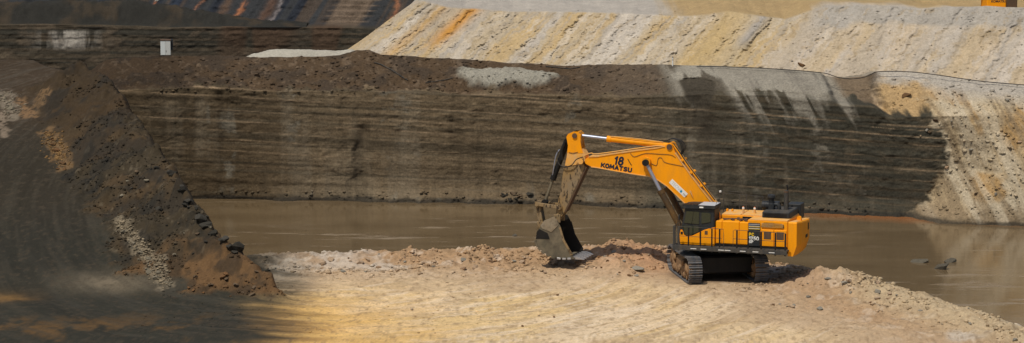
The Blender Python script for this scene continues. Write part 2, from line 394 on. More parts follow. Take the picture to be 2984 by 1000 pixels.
# ---- cut cliff behind the water
def line_y(px, py, off):                             # crest height from a pixel, off metres behind the foot line
    Yc = foot(np.array([(px - 1492) / FPX * 205]))[0] + off
    return at_y(px, py, Yc)
def foot(x): return interp(x, [(-40, 205.2), (-21.8, 204.6), (0, 203.0), (12, 200.4), (21.5, 198.4), (28, 196.9), (36, 195.2), (60, 190)])
CREST_PIX = [(300, 172), (480, 164), (640, 164), (760, 168), (900, 166), (990, 163), (1040, 147), (1075, 147), (1110, 160), (1290, 170), (1420, 177), (1500, 184), (1640, 190), (1850, 187), (1960, 189), (2000, 190), (2100, 192), (2300, 203), (2400, 212), (2425, 216), (2470, 219), (2520, 213), (2545, 208), (2620, 207), (2720, 218), (2860, 237), (2984, 247), (3200, 262)]
CR = np.array([line_y(px, py, 5.0) for px, py in CREST_PIX])
xs = np.arange(-34, 48, .075)
v = np.concatenate([np.linspace(-.1, .60, 128), np.linspace(.605, 1.0, 84), np.linspace(1.02, 2.0, 26)])
U, V = np.meshgrid(xs, v)
zc = np.interp(U, CR[:, 0], CR[:, 2]); zs = 7.7 + (fbm(U * .12, U * 0, 3, 401) - .5) * .8
zs = zs - .9 * sst(24.5, 26.5, U)
fy = foot(U)
t1 = np.clip(V / .6, -.2, 1); t2 = np.clip((V - .6) / .4, 0, 1); t3 = np.clip(V - 1, 0, 1)
Zc = t1 * zs + t2 * (zc - zs)
Yc = fy + .09 * np.maximum(Zc, -1) * (t2 <= 0) + (t2 > 0) * (.09 * zs + t2 ** .9 * (5.0 - .09 * zs))
Zc = Zc + t3 * -3.0; Yc = Yc + t3 * 26
# shape: beds, blocks, buttresses, rills
wz = Zc + .03 * U + (fbm(U * .08, Zc * .1, 3, 411) - .5) * .3
facem = sst(.98, .84, V / .6 * .9) * (t2 <= 0) + 0
facem = np.where(t2 <= 0, 1.0, np.clip(1 - t2 * 6, 0, 1))
bed = fbm(wz * 2.6, U * .03, 4, 421, .6) - .5
butt = fbm(U * .16, Zc * .06, 4, 431) - .5
vert = fbm(U * .9, Zc * .12, 4, 441, .6) - .5
d1, d2, ci = cell(U * .55, wz * 1.1, 451); blk = (ci - .5) * .35 + np.clip(.12 - (d2 - d1), 0, 1) * 1.6
grain = fbm(U * 2.2, wz * 4.0, 4, 461, .62) - .5
crag = np.clip(fbm(U * .8, Zc * .9, 5, 465, .62) - .52, 0, 1) * 3 * sst(.45, .6, fbm(U * .15, Zc * .25, 3, 467))
lg = fbm(U * .9, wz * 4.5, 3, 469, .55); ledge = sst(.55, .63, lg) * sst(.4, .6, fbm(U * .2, Zc * .4, 3, 473))
FANX = interp(Zc, [(-1, 25.6), (0, 26.6), (1.2, 28.6), (2.4, 29.3), (3.4, 30.0), (4.6, 29.9), (6.0, 29.2), (7.5, 28.2), (12, 27.0)])   # left edge of the slumped fan
fan = sst(-.25, .35, U - FANX + (fbm(U * .8, Zc * 1.3, 5, 471, .65) - .5) * 2.6)
fanb = fan * np.clip(1 - Zc / 9.5, 0, 1) * 3.6 * sst(-.2, 3.5, U - FANX)
disp = facem * (.12 * bed + .6 * butt + .20 * vert + .08 * blk + .09 * grain + .14 * crag + .03 * ledge) * (1 - .75 * fan)
soilm = (1 - facem) * np.clip(1 - t3 * 3, 0, 1)
lump = fbm(U * .5, Yc * .5 + Zc * .4, 5, 481, .58) - .5
rill = .6 * fbm((U - (zc - Zc) * .45 + (fbm(U * .6, Zc * .6, 3, 651) - .5) * .8) * 1.6, Zc * .12, 4, 653, .6) * -1 + .6
disp = disp + fan * (.5 * rill - .2 + .12 * grain)
# scallop torn from the crest, dark hollow under the grey cap
notch = sst(1.95, 1.25, np.abs(U - (23.5 + (zc - Zc) * .35) + lump * .6)) * sst(zs - .3, zs + .4, Zc) * np.clip(1 - t3 * 2.5, 0, 1)
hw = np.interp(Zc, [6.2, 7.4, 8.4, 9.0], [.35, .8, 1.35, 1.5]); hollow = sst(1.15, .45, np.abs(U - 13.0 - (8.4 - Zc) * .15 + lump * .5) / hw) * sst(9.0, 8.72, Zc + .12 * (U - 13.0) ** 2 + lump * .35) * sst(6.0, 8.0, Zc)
chute = np.exp(-((U - 13.2 - .15 * (8 - Zc)) / .75) ** 2) * sst(9, 6, Zc) * sst(2.5, 5.5, Zc) * .5
rec = sst(.62, .1, np.abs(U + 10.7 - (Zc - 3.3) * .06 + (fbm(Zc * .9, U * .3, 3, 505) - .5) * .5)) * sst(.9, 1.6, Zc) * sst(5.6, 4.8, Zc)
cap = sst(10.6, 12.6, U) * sst(23.2, 21.5, U) * soilm
Yc = Yc - disp - fanb + rec * .22 + notch * 1.5 + hollow * .55 + chute
Yc = Yc - cap * .9 * np.sin(np.clip(t2, 0, 1) * math.pi) 
patch = sst(.12, .36, 1 - np.hypot((U + .6) / 4.4, (t2 - .50) / .34) + (fbm(U * .9, t2 * 5, 4, 501) - .5) * .7) * (t2 > 0) * (t3 <= 0)
Zc = Zc + soilm * (lump * 1.0 + (fbm(U * 2.2, Yc * 2 + Zc, 4, 511, .6) - .5) * .45) * np.where(cap > .3, .25, 1) * np.clip(1.15 - t2, .25, 1)
Zc = Zc - sst(-29.0, -33.0, U) * 2.5 * (V > .3)
Zc = Zc + patch * .25 - notch * .35
# foot talus
tal = sst(1.1, -.4, Zc) * (t2 <= 0) * (fbm(U * .35, U * 0, 3, 521) > .0) * sst(.35, .62, fbm(U * .22, U * 0, 3, 523)) 
Yc = Yc - tal * 1.1 * (.5 + fbm(U * 2, Zc * 2, 3, 525))
# colours
nA = fbm(U * .18, Zc * .2, 4, 531); nB = fbm(U * .9, wz * 1.6, 5, 541, .6); nC = fbm(U * .55, Zc * .12, 4, 551); lines = fbm(wz * 4.2, U * .02, 4, 561, .7)
fineline = vn(wz * 9.0, U * .05, 571)
C = np.zeros(U.shape + (3,)) + (.165, .127, .080)
C = mixc(C, (.115, .105, .078), sst(4, 17, U + (nA - .5) * 14) * .85)
C = mixc(C, (.050, .049, .038), sst(8, 18, U + (nA - .5) * 6) * .92)
vs1 = fbm(U * 1.3, Zc * .10, 4, 535, .62); vs2 = fbm(U * .45, Zc * .06, 3, 537)
C = mixc(C, (.25, .205, .14), sst(-17, -13.5, U) * sst(-5, -8, U + (nB - .5) * 3) * sst(.38, .60, nC + .06) * .65)
C = mixc(C, (.078, .058, .034), sst(-11, -20, U) * .85)  # left end darkened: broad shade put into the rock colour
C = mixc(C, (.080, .066, .044), sst(.50, .62, lines) * .75)
C = mixc(C, (.21, .16, .10), sst(.56, .68, nB) * .15)
C = mixc(C, (.090, .074, .050), sst(.55, .72, nC) * .3)
C = mixc(C, (.17, .16, .13), sst(.60, .75, fbm(U * .7, Zc * .2, 4, 581)) * sst(.5, .62, nB) * .7)
thin = 0
for zl, w, s_ in ((7.25, .045, 1), (6.55, .035, .9), (6.0, .04, .8), (5.05, .03, .6), (4.3, .045, .8), (3.0, .03, .6), (2.2, .04, .6), (7.0, .02, .7), (1.2, .03, .45), (3.6, .025, .5)):
    thin = np.maximum(thin, s_ * np.exp(-((wz + .02 * U - .2 - zl) / w) ** 2) * sst(.30, .55, fbm(U * .35, U * 0 + zl * 7, 4, 591)))
C = C * (1 - .20 * (sst(.5, .66, vs1) * sst(.4, .6, vs2))[..., None])
C = mixc(C, (.22, .19, .14), sst(.55, .74, fbm(U * .7, Zc * .06, 4, 539)) * sst(.40, .60, nA) * .4)
C = mixc(C, (.32, .24, .155), thin * .95)
strat = fbm(wz * 5.5, U * .018, 4, 573, .75); C = C * (1 + .85 * (strat - .5) * sst(.2, .5, fbm(U * .12, wz * .5, 3, 579) + .1))[..., None] * np.array([.92, .88, .83])
fl = sst(.66, .80, fbm(wz * 7.5, U * .05, 3, 575, .6)) * sst(.35, .6, fbm(U * .25, wz * 1.5, 3, 577)); C = mixc(C, (.20, .155, .10), fl * .45)
C = mixc(C, (.045, .035, .025), chute * 1.1)
C = mixc(C, (.085, .066, .043), rec * .4)
S = np.zeros(U.shape + (3,)) + (.085, .056, .032)                                        # brown overburden
S = mixc(S, (.058, .043, .030), sst(.45, .62, lump + .5) * .8)
S = mixc(S, (.16, .115, .075), sst(.60, .74, fbm(U * 3, Yc * 3, 4, 601)) * .6)
S = mixc(S, (.13, .10, .07), sst(3, 9, U) * .5)
S = mixc(S, (.10, .088, .066), sst(10, 11.5, U) * sst(24, 23, U) * .8)
gcap = sst(.0, .14, t2 - interp(U, [(10, .62), (14.2, .58), (15.5, .12), (20, .05), (23, .2)]) + (fbm((U - (zs + .8 - Zc) * .55) * 1.9, Zc * .4, 4, 609, .62) - .5) * .9) * sst(10.3, 11.0, U + (t2 - .6) * -3 + (nB - .5) * 1.0) * sst(22.9, 22.4, U + (zc - Zc) * -.25)
S = mixc(S, mixc(np.zeros(U.shape + (3,)) + (.30, .275, .22), (.20, .18, .145), sst(.5, .66, fbm((U + Zc * .5) * 1.8, Zc * .6, 4, 607))), gcap * .95)
S = S * (1 - .4 * sst(-18, -26, U))[..., None]  # same painted shade on the soil at the left
S = mixc(S, (.30, .28, .225), patch * 1.0)
S = mixc(S, (.17, .125, .08), notch * .95)
och = sst(25.0, 25.8, U + (nB - .5)) 
S = mixc(S, (.40, .36, .30), och)
S = mixc(S, (.42, .275, .12), och * sst(30.2, 28.6, U) * sst(.82, .55, t2 + (nB - .5) * .5) * .9)
drip = fbm((U - (zs + .8 - Zc) * .55) * 1.5, Zc * .25, 4, 605, .6) - .5
sm = np.where(t2 > 0, sst(0, .12, t2 + (nB - .5) * .22 + drip * np.where((U > 10.5) & (U < 24), .7, .25) - .02 * (U > 10.5)), 0)[..., None]
C = C * (1 - sm) + S * sm
# grey wash draping over the edge
for x0, x1, reach, a, sd2 in ((14.4, 18.2, 3.4, .95, 611), (17.4, 20.6, 2.2, .9, 613), (20.0, 23.2, 1.5, .9, 615), (10.6, 12.2, 1.2, .6, 617), (25.4, 29.5, 1.2, .0, 619)):
    slip = U - (zs + .8 - Zc) * .55
    w_ = sst(x0, x0 + .8, slip) * sst(x1, x1 - .8, slip) * sst(reach, reach * .15, (zs + .3 - Zc) + (fbm(slip * 2.2, Zc * .25, 4, sd2) - .5) * 3.2)
    C = mixc(C, (.27, .245, .195), w_ * a * sst(.38, .54, fbm(slip * 2.6, Zc * .4, 4, sd2 + 1) + .05))
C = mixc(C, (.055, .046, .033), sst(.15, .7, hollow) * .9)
gq = U - (zc - Zc) * .45 + (fbm(U * .6, Zc * .6, 3, 651) - .5) * .8; gul = fbm(gq * 1.6, Zc * .12, 4, 653, .6)
F_ = np.zeros(U.shape + (3,)) + (.44, .37, .255)
F_ = mixc(F_, (.47, .43, .345), sst(.40, .60, fbm((U - (zc - Zc) * .35) * 1.0, Zc * .22, 4, 621)))
F_ = mixc(F_, (.37, .24, .10), sst(.56, .70, fbm(U * .5, Zc * .5, 4, 631)) * .8)
F_ = mixc(F_, (.20, .155, .105), sst(1.6, .4, Zc) * .7)
F_ = mixc(F_, (.27, .225, .16), sst(.58, .72, fbm(U * 1.6, Zc * 1.3, 4, 641)) * .6)
F_ = mixc(F_, (.24, .195, .135), sst(.52, .64, gul) * .75); F_ = mixc(F_, (.50, .46, .375), sst(.46, .36, gul) * .6)
F_ = F_ * np.array([.98, .90, .78])
fm = np.clip(fan * (t2 < .75), 0, 1)[..., None] * np.where(t2 > .3, np.clip((.75 - t2) / .45, 0, 1), 1)[..., None]
C = C * (1 - fm) + F_ * fm
C = mixc(C, (.024, .022, .018), sst(.38, .12, Zc + (nB - .5) * .5) * (t2 <= 0) * .8)                # wet foot
C = mixc(C, (.30, .26, .20), t3 > 0.02)
C = mixc(C, (.075, .054, .035), (t3 > .02) * sst(-9, -13, U) * 1.0)
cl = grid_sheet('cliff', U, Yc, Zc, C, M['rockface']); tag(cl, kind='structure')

# ---- pale spoil slopes above the cliff
xs = np.arange(-15.5, 60, .085)
v = np.concatenate([np.linspace(0, 1, 130), np.linspace(1.03, 2, 60)])
U, V = np.meshgrid(xs, v)
fb = foot(U) + 8.5
TOPPIX = [(985, 160), (1010, 146), (1060, 112), (1130, 60), (1180, 24), (1215, 2), (1240, 8), (1300, 24), (1500, 36), (1700, 38), (1900, 44), (1985, 50), (2060, 46), (2130, 36), (2200, 46), (2290, 58), (2330, 46), (2400, 17), (2500, 13), (2600, 16), (2680, 24), (2760, 20), (2880, 16), (2984, 22), (3200, 26), (3600, 30)]
TP = np.array([at_y(px, py, foot(np.array([(px - 1492) / FPX * 213]))[0] + 14.0) for px, py in TOPPIX])
zt = np.interp(U, TP[:, 0], TP[:, 2])
zb = np.interp(U, CR[:, 0], CR[:, 2]) - .75
zb = np.minimum(zb, zt - .02)
t1 = np.clip(V, 0, 1); t3 = np.clip(V - 1, 0, 1)
Zd = zb + (zt - zb) * t1; Yd = fb + 5.5 * t1
kx = interp(U, [(-16, 1.45), (0, 1.2), (14, 1.0), (40, .85)])
q = U - kx * (Zd - 9)
qn = q + (fbm(U * .5, Zd * .5, 3, 701) - .5) * .9 + (fbm(U * 2.5, Zd * 2.5, 4, 703, .65) - .5) * .9
al = Zd * 1.3
bulge = sst(-.6, .8, q - 18.2 + (fbm(U, Zd, 3, 703) - .5)) * .9
lay = fbm(qn * .95, al * .12, 4, 711, .6) - .5; rid = fbm(qn * 3.2, al * .35, 4, 721, .6) - .5; fin = fbm(U * 3.0, Zd * 4.0, 4, 731, .62) - .5
d1, d2, ci = cell(qn * 2.2, al * .9, 741)
facem = sst(0, .06, t1) * (1 - t3)
Yd = Yd - facem * (bulge * .9 + lay * .6 + (rid * .34 + fin * .30 + np.clip(.3 - d1, 0, 1) * (ci > .7) * .7) * (1 - .45 * sst(16, 20, q)))
tongue = np.exp(-((q - 15.2) / .45) ** 2) * sst(.35, .6, t1)
Yd = Yd - tongue * .5
back = (zt > 11.4)
flatz = interp(U, [(-16, -5.0), (-8.6, -4.0), (-7.0, .4), (-3, .5), (10, .3), (14, 1.2), (22, 1.0), (30, .0), (34, -2.6), (60, -2.6)])
rise = interp(U, [(-16, 0.), (-8, 1.6), (14, 3.0), (22, 4.0), (60, 4.5)])
Zd = Zd + t3 * 0 + sst(0, .30, t3) * flatz + np.maximum(t3 - interp(U, [(29, .45), (34, .80)]), 0) * rise * 1.5
Zd = Zd + (t3 > 0) * (fbm(U * .6, Yd * .4 + t3 * 9, 4, 751) - .5) * .6 * sst(0, .08, t3)
Yd = Yd + t3 * 45
# colours: tipped layers
pal = fbm(qn * .62 + 1.6 * fbm(qn * .13, al * 0, 2, 763), al * .05 + U * .03, 3, 761, .62); pal2 = fbm(qn * 1.9, al * .12, 4, 771, .6); blot = fbm(U * .8, Zd * 1.1, 4, 781)
C = np.zeros(U.shape + (3,)) + (.56, .475, .335)
C = mixc(C, (.61, .455, .23), sst(.48, .64, pal) * .8)
C = mixc(C, (.66, .62, .55), sst(.49, .34, pal) * .75)
C = mixc(C, (.47, .44, .39), sst(.52, .66, pal2) * .55)
C = mixc(C, (.70, .66, .58), sst(.44, .35, pal2) * .5)
C = mixc(C, (.66, .33, .07), np.exp(-((q + 7.3) / .7) ** 2) * sst(.1, .6, t1) * .95)
C = mixc(C, (.56, .36, .15), np.exp(-((q + 9.8) / .6) ** 2) * .6)
C = mixc(C, (.58, .42, .17), np.exp(-((q - 13.2) / 1.6) ** 2) * .7)
C = mixc(C, (.57, .46, .27), sst(17.5, 15.5, q) * sst(14, 16, q) * .6)
C = mixc(C, (.66, .60, .515), sst(17.6, 20, q + (blot - .5) * 3) * .55)
C = mixc(C, (.58, .46, .28), sst(.50, .66, fbm(qn * .8, al * .1, 4, 785)) * sst(16, 19, q) * .6)
C = mixc(C, (.50, .47, .42), sst(.52, .66, fbm(qn * 1.1, al * .1, 4, 787)) * sst(16, 19, q) * .5)
C = mixc(C, (.43, .41, .375), tongue * .9)
C = mixc(C, (.47, .45, .405), sst(.70, .80, t1 + (blot - .5) * .18) * sst(19, 21, U - 2) * .9 * (1 - (t3 > 0)))
C = mixc(C, (.43, .335, .20), sst(.62, .76, fbm(qn * 3, al * 1.6, 4, 791)) * .5)
C = mixc(C, (.53, .50, .445), (t3 > 0) * sst(13.5, 11, U + (blot - .5) * 3))
C = mixc(C, (.50, .37, .19), (t3 > 0.0) * sst(11, 13.5, U + (blot - .5) * 3) * np.where(U > 22, sst(.02, .08, t3), 1))
C = mixc(C, (.22, .19, .15), (t3 > .25) * sst(15.5, 17, U) * sst(24, 22, U) * sst(.45, .6, pal2) * .8)
C = C * np.array([.76, .73, .70])
sp = grid_sheet('spoil_slope', U, Yd, Zd, C, M['spoil']); tag(sp, kind='structure')

# ---- far working face on the left
xs = np.arange(-62, -2, .11); v = np.concatenate([np.linspace(-.3, 1, 70), np.linspace(1.02, 2, 120)])
U, V = np.meshgrid(xs, v)
t1 = np.minimum(V, 1); t3 = np.clip(V - 1, 0, 1)
ztop = interp(U, [(-62, 9.55), (-40, 9.55), (-20, 9.35), (-2, 9.0)]) + (fbm(U * .2, U * 0, 3, 801) - .5) * .35
t4 = np.clip((t3 - .12) / .88, 0, 1)
Zf = 6.0 + (ztop - 6.0) * t1 + t4 * 8.5; Yf = 238 + t1 * .5 + np.minimum(t3 / .12, 1) * 4.5 + t4 * 9.5
wz = Zf + (fbm(U * .06, Zf * .1, 3, 805) - .5) * .4
q = U - .62 * (Zf - 9)
lay = fbm(q * .9, Zf * .06, 4, 811) - .5; fin = fbm(U * 2, wz * 4, 4, 813) - .5
Yf = Yf - np.where(V <= 1, .18 * (fbm(wz * 3, U * .05, 3, 815) - .5) + .18 * fin + .8 * (fbm(U * .2, Zf * .1, 3, 817) - .5), .9 * lay + .4 * fin)
lines = fbm(wz * 5, U * .03, 4, 821, .7); nB = fbm(U * .6, wz * 1.5, 4, 823); nC = fbm(U * .4, Zf * .1, 3, 825)
C = np.zeros(U.shape + (3,)) + (.070, .056, .038)
C = mixc(C, (.030, .029, .023), sst(.48, .62, lines) * .8)
C = mixc(C, (.12, .09, .06), sst(.56, .68, nB) * .5)
C = mixc(C, (.085, .052, .032), sst(.58, .7, nC) * .7)
C = mixc(C, (.36, .33, .28), np.exp(-((U + 36.5) / 1.9) ** 2) * sst(.40, .6, fbm(U * 2, Zf * .4, 4, 827)) * sst(7.3, 7.9, Zf) * sst(9.2, 8.8, Zf) * .9)
D = np.zeros(U.shape + (3,)) + (.036, .038, .040)
D = mixc(D, (.115, .085, .060), sst(-16.2, -15.6, q) * sst(-12.6, -13.2, q) + sst(-11.8, -11, q) * 0)
D = mixc(D, (.024, .028, .036), sst(.52, .66, fbm(q * .7, Zf * .05, 3, 831)) * sst(-15, -17, q))
D = mixc(D, (.07, .052, .038), sst(.56, .66, fbm(q * .8, Zf * .05, 3, 833)) * .8)
for qc, w, a, col in ((-31.2, .14, 1, (.36, .14, .065)), (-27.4, .10, .8, (.34, .15, .08)), (-23.8, .16, 1, (.32, .13, .06)), (-25.2, .3, .5, (.16, .09, .05)), (-20.9, .12, .7, (.25, .22, .21)), (-21.6, .35, .5, (.15, .075, .04)), (-10.9, .18, .8, (.28, .12, .06)), (-29.5, .4, .5, (.03, .045, .075)), (-33.5, .3, .6, (.05, .07, .11))):
    D = mixc(D, col, np.exp(-((q - qc + fin * .5 + (fbm(q * .2, Zf * .5, 3, 839) - .5) * 1.2) / (w * 1.2)) ** 2) * a * sst(.25, .5, fbm(q * 2, Zf * .8, 3, 835) + .1))
arc = np.abs(np.sin((Zf + .006 * (U + 15) ** 2) * 7.5)) ** 14
D = mixc(D, (.19, .14, .10), arc * sst(-16.6, -15.8, q) * sst(-12.0, -12.8, q) * .8)
D = mixc(D, (.085, .06, .04), sst(-10, -9, q))
dm = np.where(V > 1, sst(.0, .1, t3 + (nB - .5) * .08), 0)[..., None]
C = C * (1 - dm) + D * dm
ff = grid_sheet('far_face', U, Yf, Zf, C, M['rockface']); tag(ff, kind='structure')

# ---- heaps that stand on the bench
def heap(name, cx, cy, z0, prof, depth, col_fn, label, cat, seed, zs=(.06, .12), rough=.25, mat='spoil'):
    x0, x1 = prof[0][0], prof[-1][0]
    xs_ = np.arange(x0, x1 + .01, zs[0]); ys_ = np.arange(-depth, depth + .01, zs[1])
    A, B = np.meshgrid(xs_, ys_)
    hgt = interp(A, prof)
    k_ = np.clip(1 - np.abs(B) / depth, 0, 1)
    h_ = hgt * sst(0, .85, k_) + (fbm(A * 1.4, B * 1.4 + seed, 4, seed) - .5) * rough * np.minimum(1, k_ * 3)
    h_ = h_ + (fbm(A * 4, B * 4, 3, seed + 3) - .5) * rough * .5 * np.minimum(1, k_ * 3)
    C_ = col_fn(A, B, h_)
    o = grid_sheet(name, A, B, h_, C_, M[mat]); o.location = (0, cy, z0); o.location.x = cx
    return tag(o, label, cat)
def pale(A, B, h): 
    n = fbm(A * 1.5, B * 1.5, 4, 901); c = np.zeros(A.shape + (3,)) + (.40, .375, .31); return mixc(c, (.38, .35, .29), sst(.5, .7, n) * .6)
def coal(A, B, h):
    n = fbm(A * .6, B * .8, 4, 903); c = np.zeros(A.shape + (3,)) + (.028, .027, .023); return mixc(c, (.055, .042, .028), sst(.5, .68, n) * .8)
heap('gravel_windrow', 0, 213.0, 9.05, [(-20.2, .05), (-18.9, .55), (-17.5, .85), (-15, .8), (-13.0, .72), (-11.8, .8), (-10.5, .3)], 1.6, pale, 'long low windrow of pale grey gravel on the bench left of the big spoil slope', 'gravel pile', 905, rough=.14)
heap('coal_heap', 0, 241.0, 9.3, [(-62, 1.7), (-46, 1.8), (-36, 2.0), (-31.5, 2.0), (-28, 1.55), (-24.5, .95), (-21, .4), (-17, .1)], 2.4, coal, 'long black coal heap before the streaked far face at top left', 'coal pile', 907, zs=(.12, .15), rough=.45)


# ================================================================== EXCAVATOR
def poly_prism(pts, y0, y1, bev=.025):               # outline in X,Z pushed along Y
    bm = bmesh.new()
    f = bm.faces.new([bm.verts.new((x, y0, z)) for x, z in pts])
    r = bmesh.ops.extrude_face_region(bm, geom=[f])
    bmesh.ops.translate(bm, verts=[g for g in r['geom'] if isinstance(g, bmesh.types.BMVert)], vec=(0, y1 - y0, 0))
    bmesh.ops.recalc_face_normals(bm, faces=bm.faces)
    if bev:
        es = [e for e in bm.edges if len(e.link_faces) == 2 and e.calc_face_angle(0) > .5]
        bmesh.ops.bevel(bm, geom=es, offset=bev, segments=2, affect='EDGES', clamp_overlap=True)
    return bm
def box(x0, x1, y0, y1, z0, z1, bev=.02, bm=None):
    b2 = bmesh.new(); r = bmesh.ops.create_cube(b2, size=1)
    bmesh.ops.scale(b2, verts=r['verts'], vec=(abs(x1 - x0), abs(y1 - y0), abs(z1 - z0)))
    bmesh.ops.translate(b2, verts=r['verts'], vec=((x0 + x1) / 2, (y0 + y1) / 2, (z0 + z1) / 2))
    if bev: bmesh.ops.bevel(b2, geom=list(b2.edges), offset=bev, segments=1, affect='EDGES', clamp_overlap=True)
    return join(bm, b2)
def join(bm, b2):
    if bm is None: return b2
    me = bpy.data.meshes.new('tmp'); b2.to_mesh(me); b2.free(); bm.from_mesh(me); bpy.data.meshes.remove(me); return bm
def tube(p0, p1, r0, r1=None, n=16, bm=None):
    r1 = r0 if r1 is None else r1; p0, p1 = Vector(p0), Vector(p1); d = p1 - p0
    b2 = bmesh.new(); bmesh.ops.create_cone(b2, cap_ends=True, segments=n, radius1=r0, radius2=r1, depth=d.length)
    mt = Matrix.Translation((p0 + p1) / 2) @ d.to_track_quat('Z', 'Y').to_matrix().to_4x4()
    bmesh.ops.transform(b2, matrix=mt, verts=b2.verts); return join(bm, b2)
def path(pts, r, n=6, bm=None, smooth=4):
    P = [Vector(p) for p in pts]
    if smooth and len(P) > 2:                        # Catmull-Rom
        Q = []
        for i in range(len(P) - 1):
            a, b, c, d = P[max(i - 1, 0)], P[i], P[i + 1], P[min(i + 2, len(P) - 1)]
            for k in range(smooth):
                t = k / smooth; Q.append(.5 * ((2 * b) + (-a + c) * t + (2 * a - 5 * b + 4 * c - d) * t * t + (-a + 3 * b - 3 * c + d) * t ** 3))
        Q.append(P[-1]); P = Q
    b2 = bmesh.new(); prev = None; nrm = None
    for i, p in enumerate(P):
        t = (P[min(i + 1, len(P) - 1)] - P[max(i - 1, 0)]).normalized()
        if nrm is None: nrm = t.orthogonal().normalized()
        nrm = (nrm - t * nrm.dot(t)).normalized(); bi = t.cross(nrm)
        ring = [b2.verts.new(p + (nrm * math.cos(2 * math.pi * k / n) + bi * math.sin(2 * math.pi * k / n)) * r) for k in range(n)]
        if prev:
            for k in range(n): b2.faces.new((prev[k], prev[(k + 1) % n], ring[(k + 1) % n], ring[k]))
        else: b2.faces.new(ring[::-1])
        prev = ring
    b2.faces.new(prev); return join(bm, b2)
def sm(o, ang=35):                                   # smooth but keep hard edges
    o.data.polygons.foreach_set('use_smooth', np.ones(len(o.data.polygons), bool))
    o.data.set_sharp_from_angle(angle=math.radians(ang)); return o
def text(name, s, org, ang, size, mat, parent, bold=.0, normal='Y', xs=1.0, thick=.004, shear=0):
    cu = bpy.data.curves.new(name, 'FONT'); cu.body = s; cu.size = size; cu.offset = bold; cu.extrude = thick; cu.shear = shear
    cu.resolution_u = 3
    to = bpy.data.objects.new(name, cu); COL.objects.link(to); bpy.context.view_layer.update()
    me = bpy.data.meshes.new_from_object(to.evaluated_get(bpy.context.evaluated_depsgraph_get()))
    bpy.data.objects.remove(to)
    # letter x -> -X (aft), letter y -> Z, face -> +Y
    R_ = Matrix(((-1, 0, 0, 0), (0, 0, 1, 0), (0, 1, 0, 0), (0, 0, 0, 1)))
    A = Matrix.Rotation(ang, 4, 'Z') @ Matrix.Diagonal((xs, 1, 1, 1))
    if normal == 'camera': R_ = Matrix(((1, 0, 0, 0), (0, 0, -1, 0), (0, 1, 0, 0), (0, 0, 0, 1)))
    me.transform(Matrix.Translation(org) @ R_ @ A)
    me.materials.clear(); me.materials.append(M[mat]); me.name = name
    o = bpy.data.objects.new(name, me); COL.objects.link(o); o.parent = parent; return o

ex = bpy.data.objects.new('excavator', None); COL.objects.link(ex)
ex.location = EXC; ex.rotation_euler = (0, 0, math.radians(162))
tag(ex, 'big yellow tracked mining excavator numbered 18 at the edge of the brown water', 'excavator')

# ---- tracks
TW, TR, TL = .80, .66, 2.32
def track(side):
    fr = poly_prism([(-TL, .32), (TL, .32), (TL + .25, .62), (TL - .2, 1.0), (-TL + .2, 1.0), (-TL - .25, .62)], -.26, .26, .05)
    for k in range(7): fr = tube((-TL + .45 + k * .62, -.3, .36), (-TL + .45 + k * .62, .3, .36), .22, n=12, bm=fr)
    t = mesh_obj('track_frame', fr, 'mud', ex)
    t.rotation_euler = (0, 0, math.radians(-63)); off = Matrix.Rotation(math.radians(-63), 3, 'Z') @ Vector((0, 1.97 * side, 0))
    t.location = off
    for sx, nm in ((-1, 'idler_wheel'), (1, 'drive_sprocket')):
        w = tube((sx * TL, -.2, .77), (sx * TL, .2, .77), .60, n=24)
        w = tube((sx * TL, -.33, .77), (sx * TL, .33, .77), .26, n=16, bm=w)
        sm(mesh_obj(nm, w, 'mud', t))
    # caked mud lumps on the frame
    bmud = bmesh.new()
    rnd = random.Random(11 + side)
    for k in range(46):
        b2 = bmesh.new(); bmesh.ops.create_icosphere(b2, subdivisions=2, radius=1)
        s_ = rnd.uniform(.10, .26)
        px_ = rnd.uniform(-TL - .2, TL + .2); pz = rnd.uniform(.3, 1.12)
        for v_ in b2.verts: v_.co *= 1 + rnd.uniform(-.22, .22)
        bmesh.ops.transform(b2, matrix=Matrix.Translation((px_, rnd.choice((-1, 1)) * rnd.uniform(.22, .32), pz)) @ Matrix.Diagonal((s_ * 1.3, s_ * .55, s_, 1)), verts=b2.verts)
        bmud = join(bmud, b2)
    tag(mesh_obj('mud_cake', bmud, 'mud', t, True), kind='stuff')
    # shoes round the loop
    per = 4 * TL + 2 * math.pi * .72; n = 50
    bs = box(-.105, .105, -TW / 2, TW / 2, -.02, .03, .008)
    for gx_ in (-.06, .07): bs = box(gx_ - .02, gx_ + .02, -TW / 2 + .01, TW / 2 - .01, .025, .085, .006, bs)
    bs = tube((-.04, 0, .028), (-.04, 0, .034), .045, n=8, bm=bs)
    o0 = None
    for k in range(n):
        s_ = per * k / n; r = .70; z0 = .77
        if s_ < 2 * TL: x, z, a = -TL + s_, z0 + r, 0
        elif s_ < 2 * TL + math.pi * .72:
            a = (s_ - 2 * TL) / .72; x, z = TL + r * math.sin(a), z0 + r * math.cos(a)
        elif s_ < 4 * TL + math.pi * .72: x, z, a = TL - (s_ - 2 * TL - math.pi * .72), z0 - r, math.pi
        else:
            a = math.pi + (s_ - 4 * TL - math.pi * .72) / .72; x, z = -TL + r * math.sin(a), z0 + r * math.cos(a)
        if z > z0 + .6 and abs(x) < TL: z -= .06 * math.sin(math.pi * (x + TL) / (2 * TL))
        if o0 is None: o0 = mesh_obj('track_shoe', bs, 'shoe', t); o = o0
        else: o = o0.copy(); COL.objects.link(o); o.parent = t
        o.location = (x, 0, z); o.rotation_euler = (0, a, 0)
for s_ in (1, -1): track(s_)
R63 = Matrix.Rotation(math.radians(-63), 4, 'Z')
cb = box(-1.9, 1.7, -1.66, 1.66, .45, 1.45, .08); cb.transform(R63); mesh_obj('car_body', cb, 'black', ex)
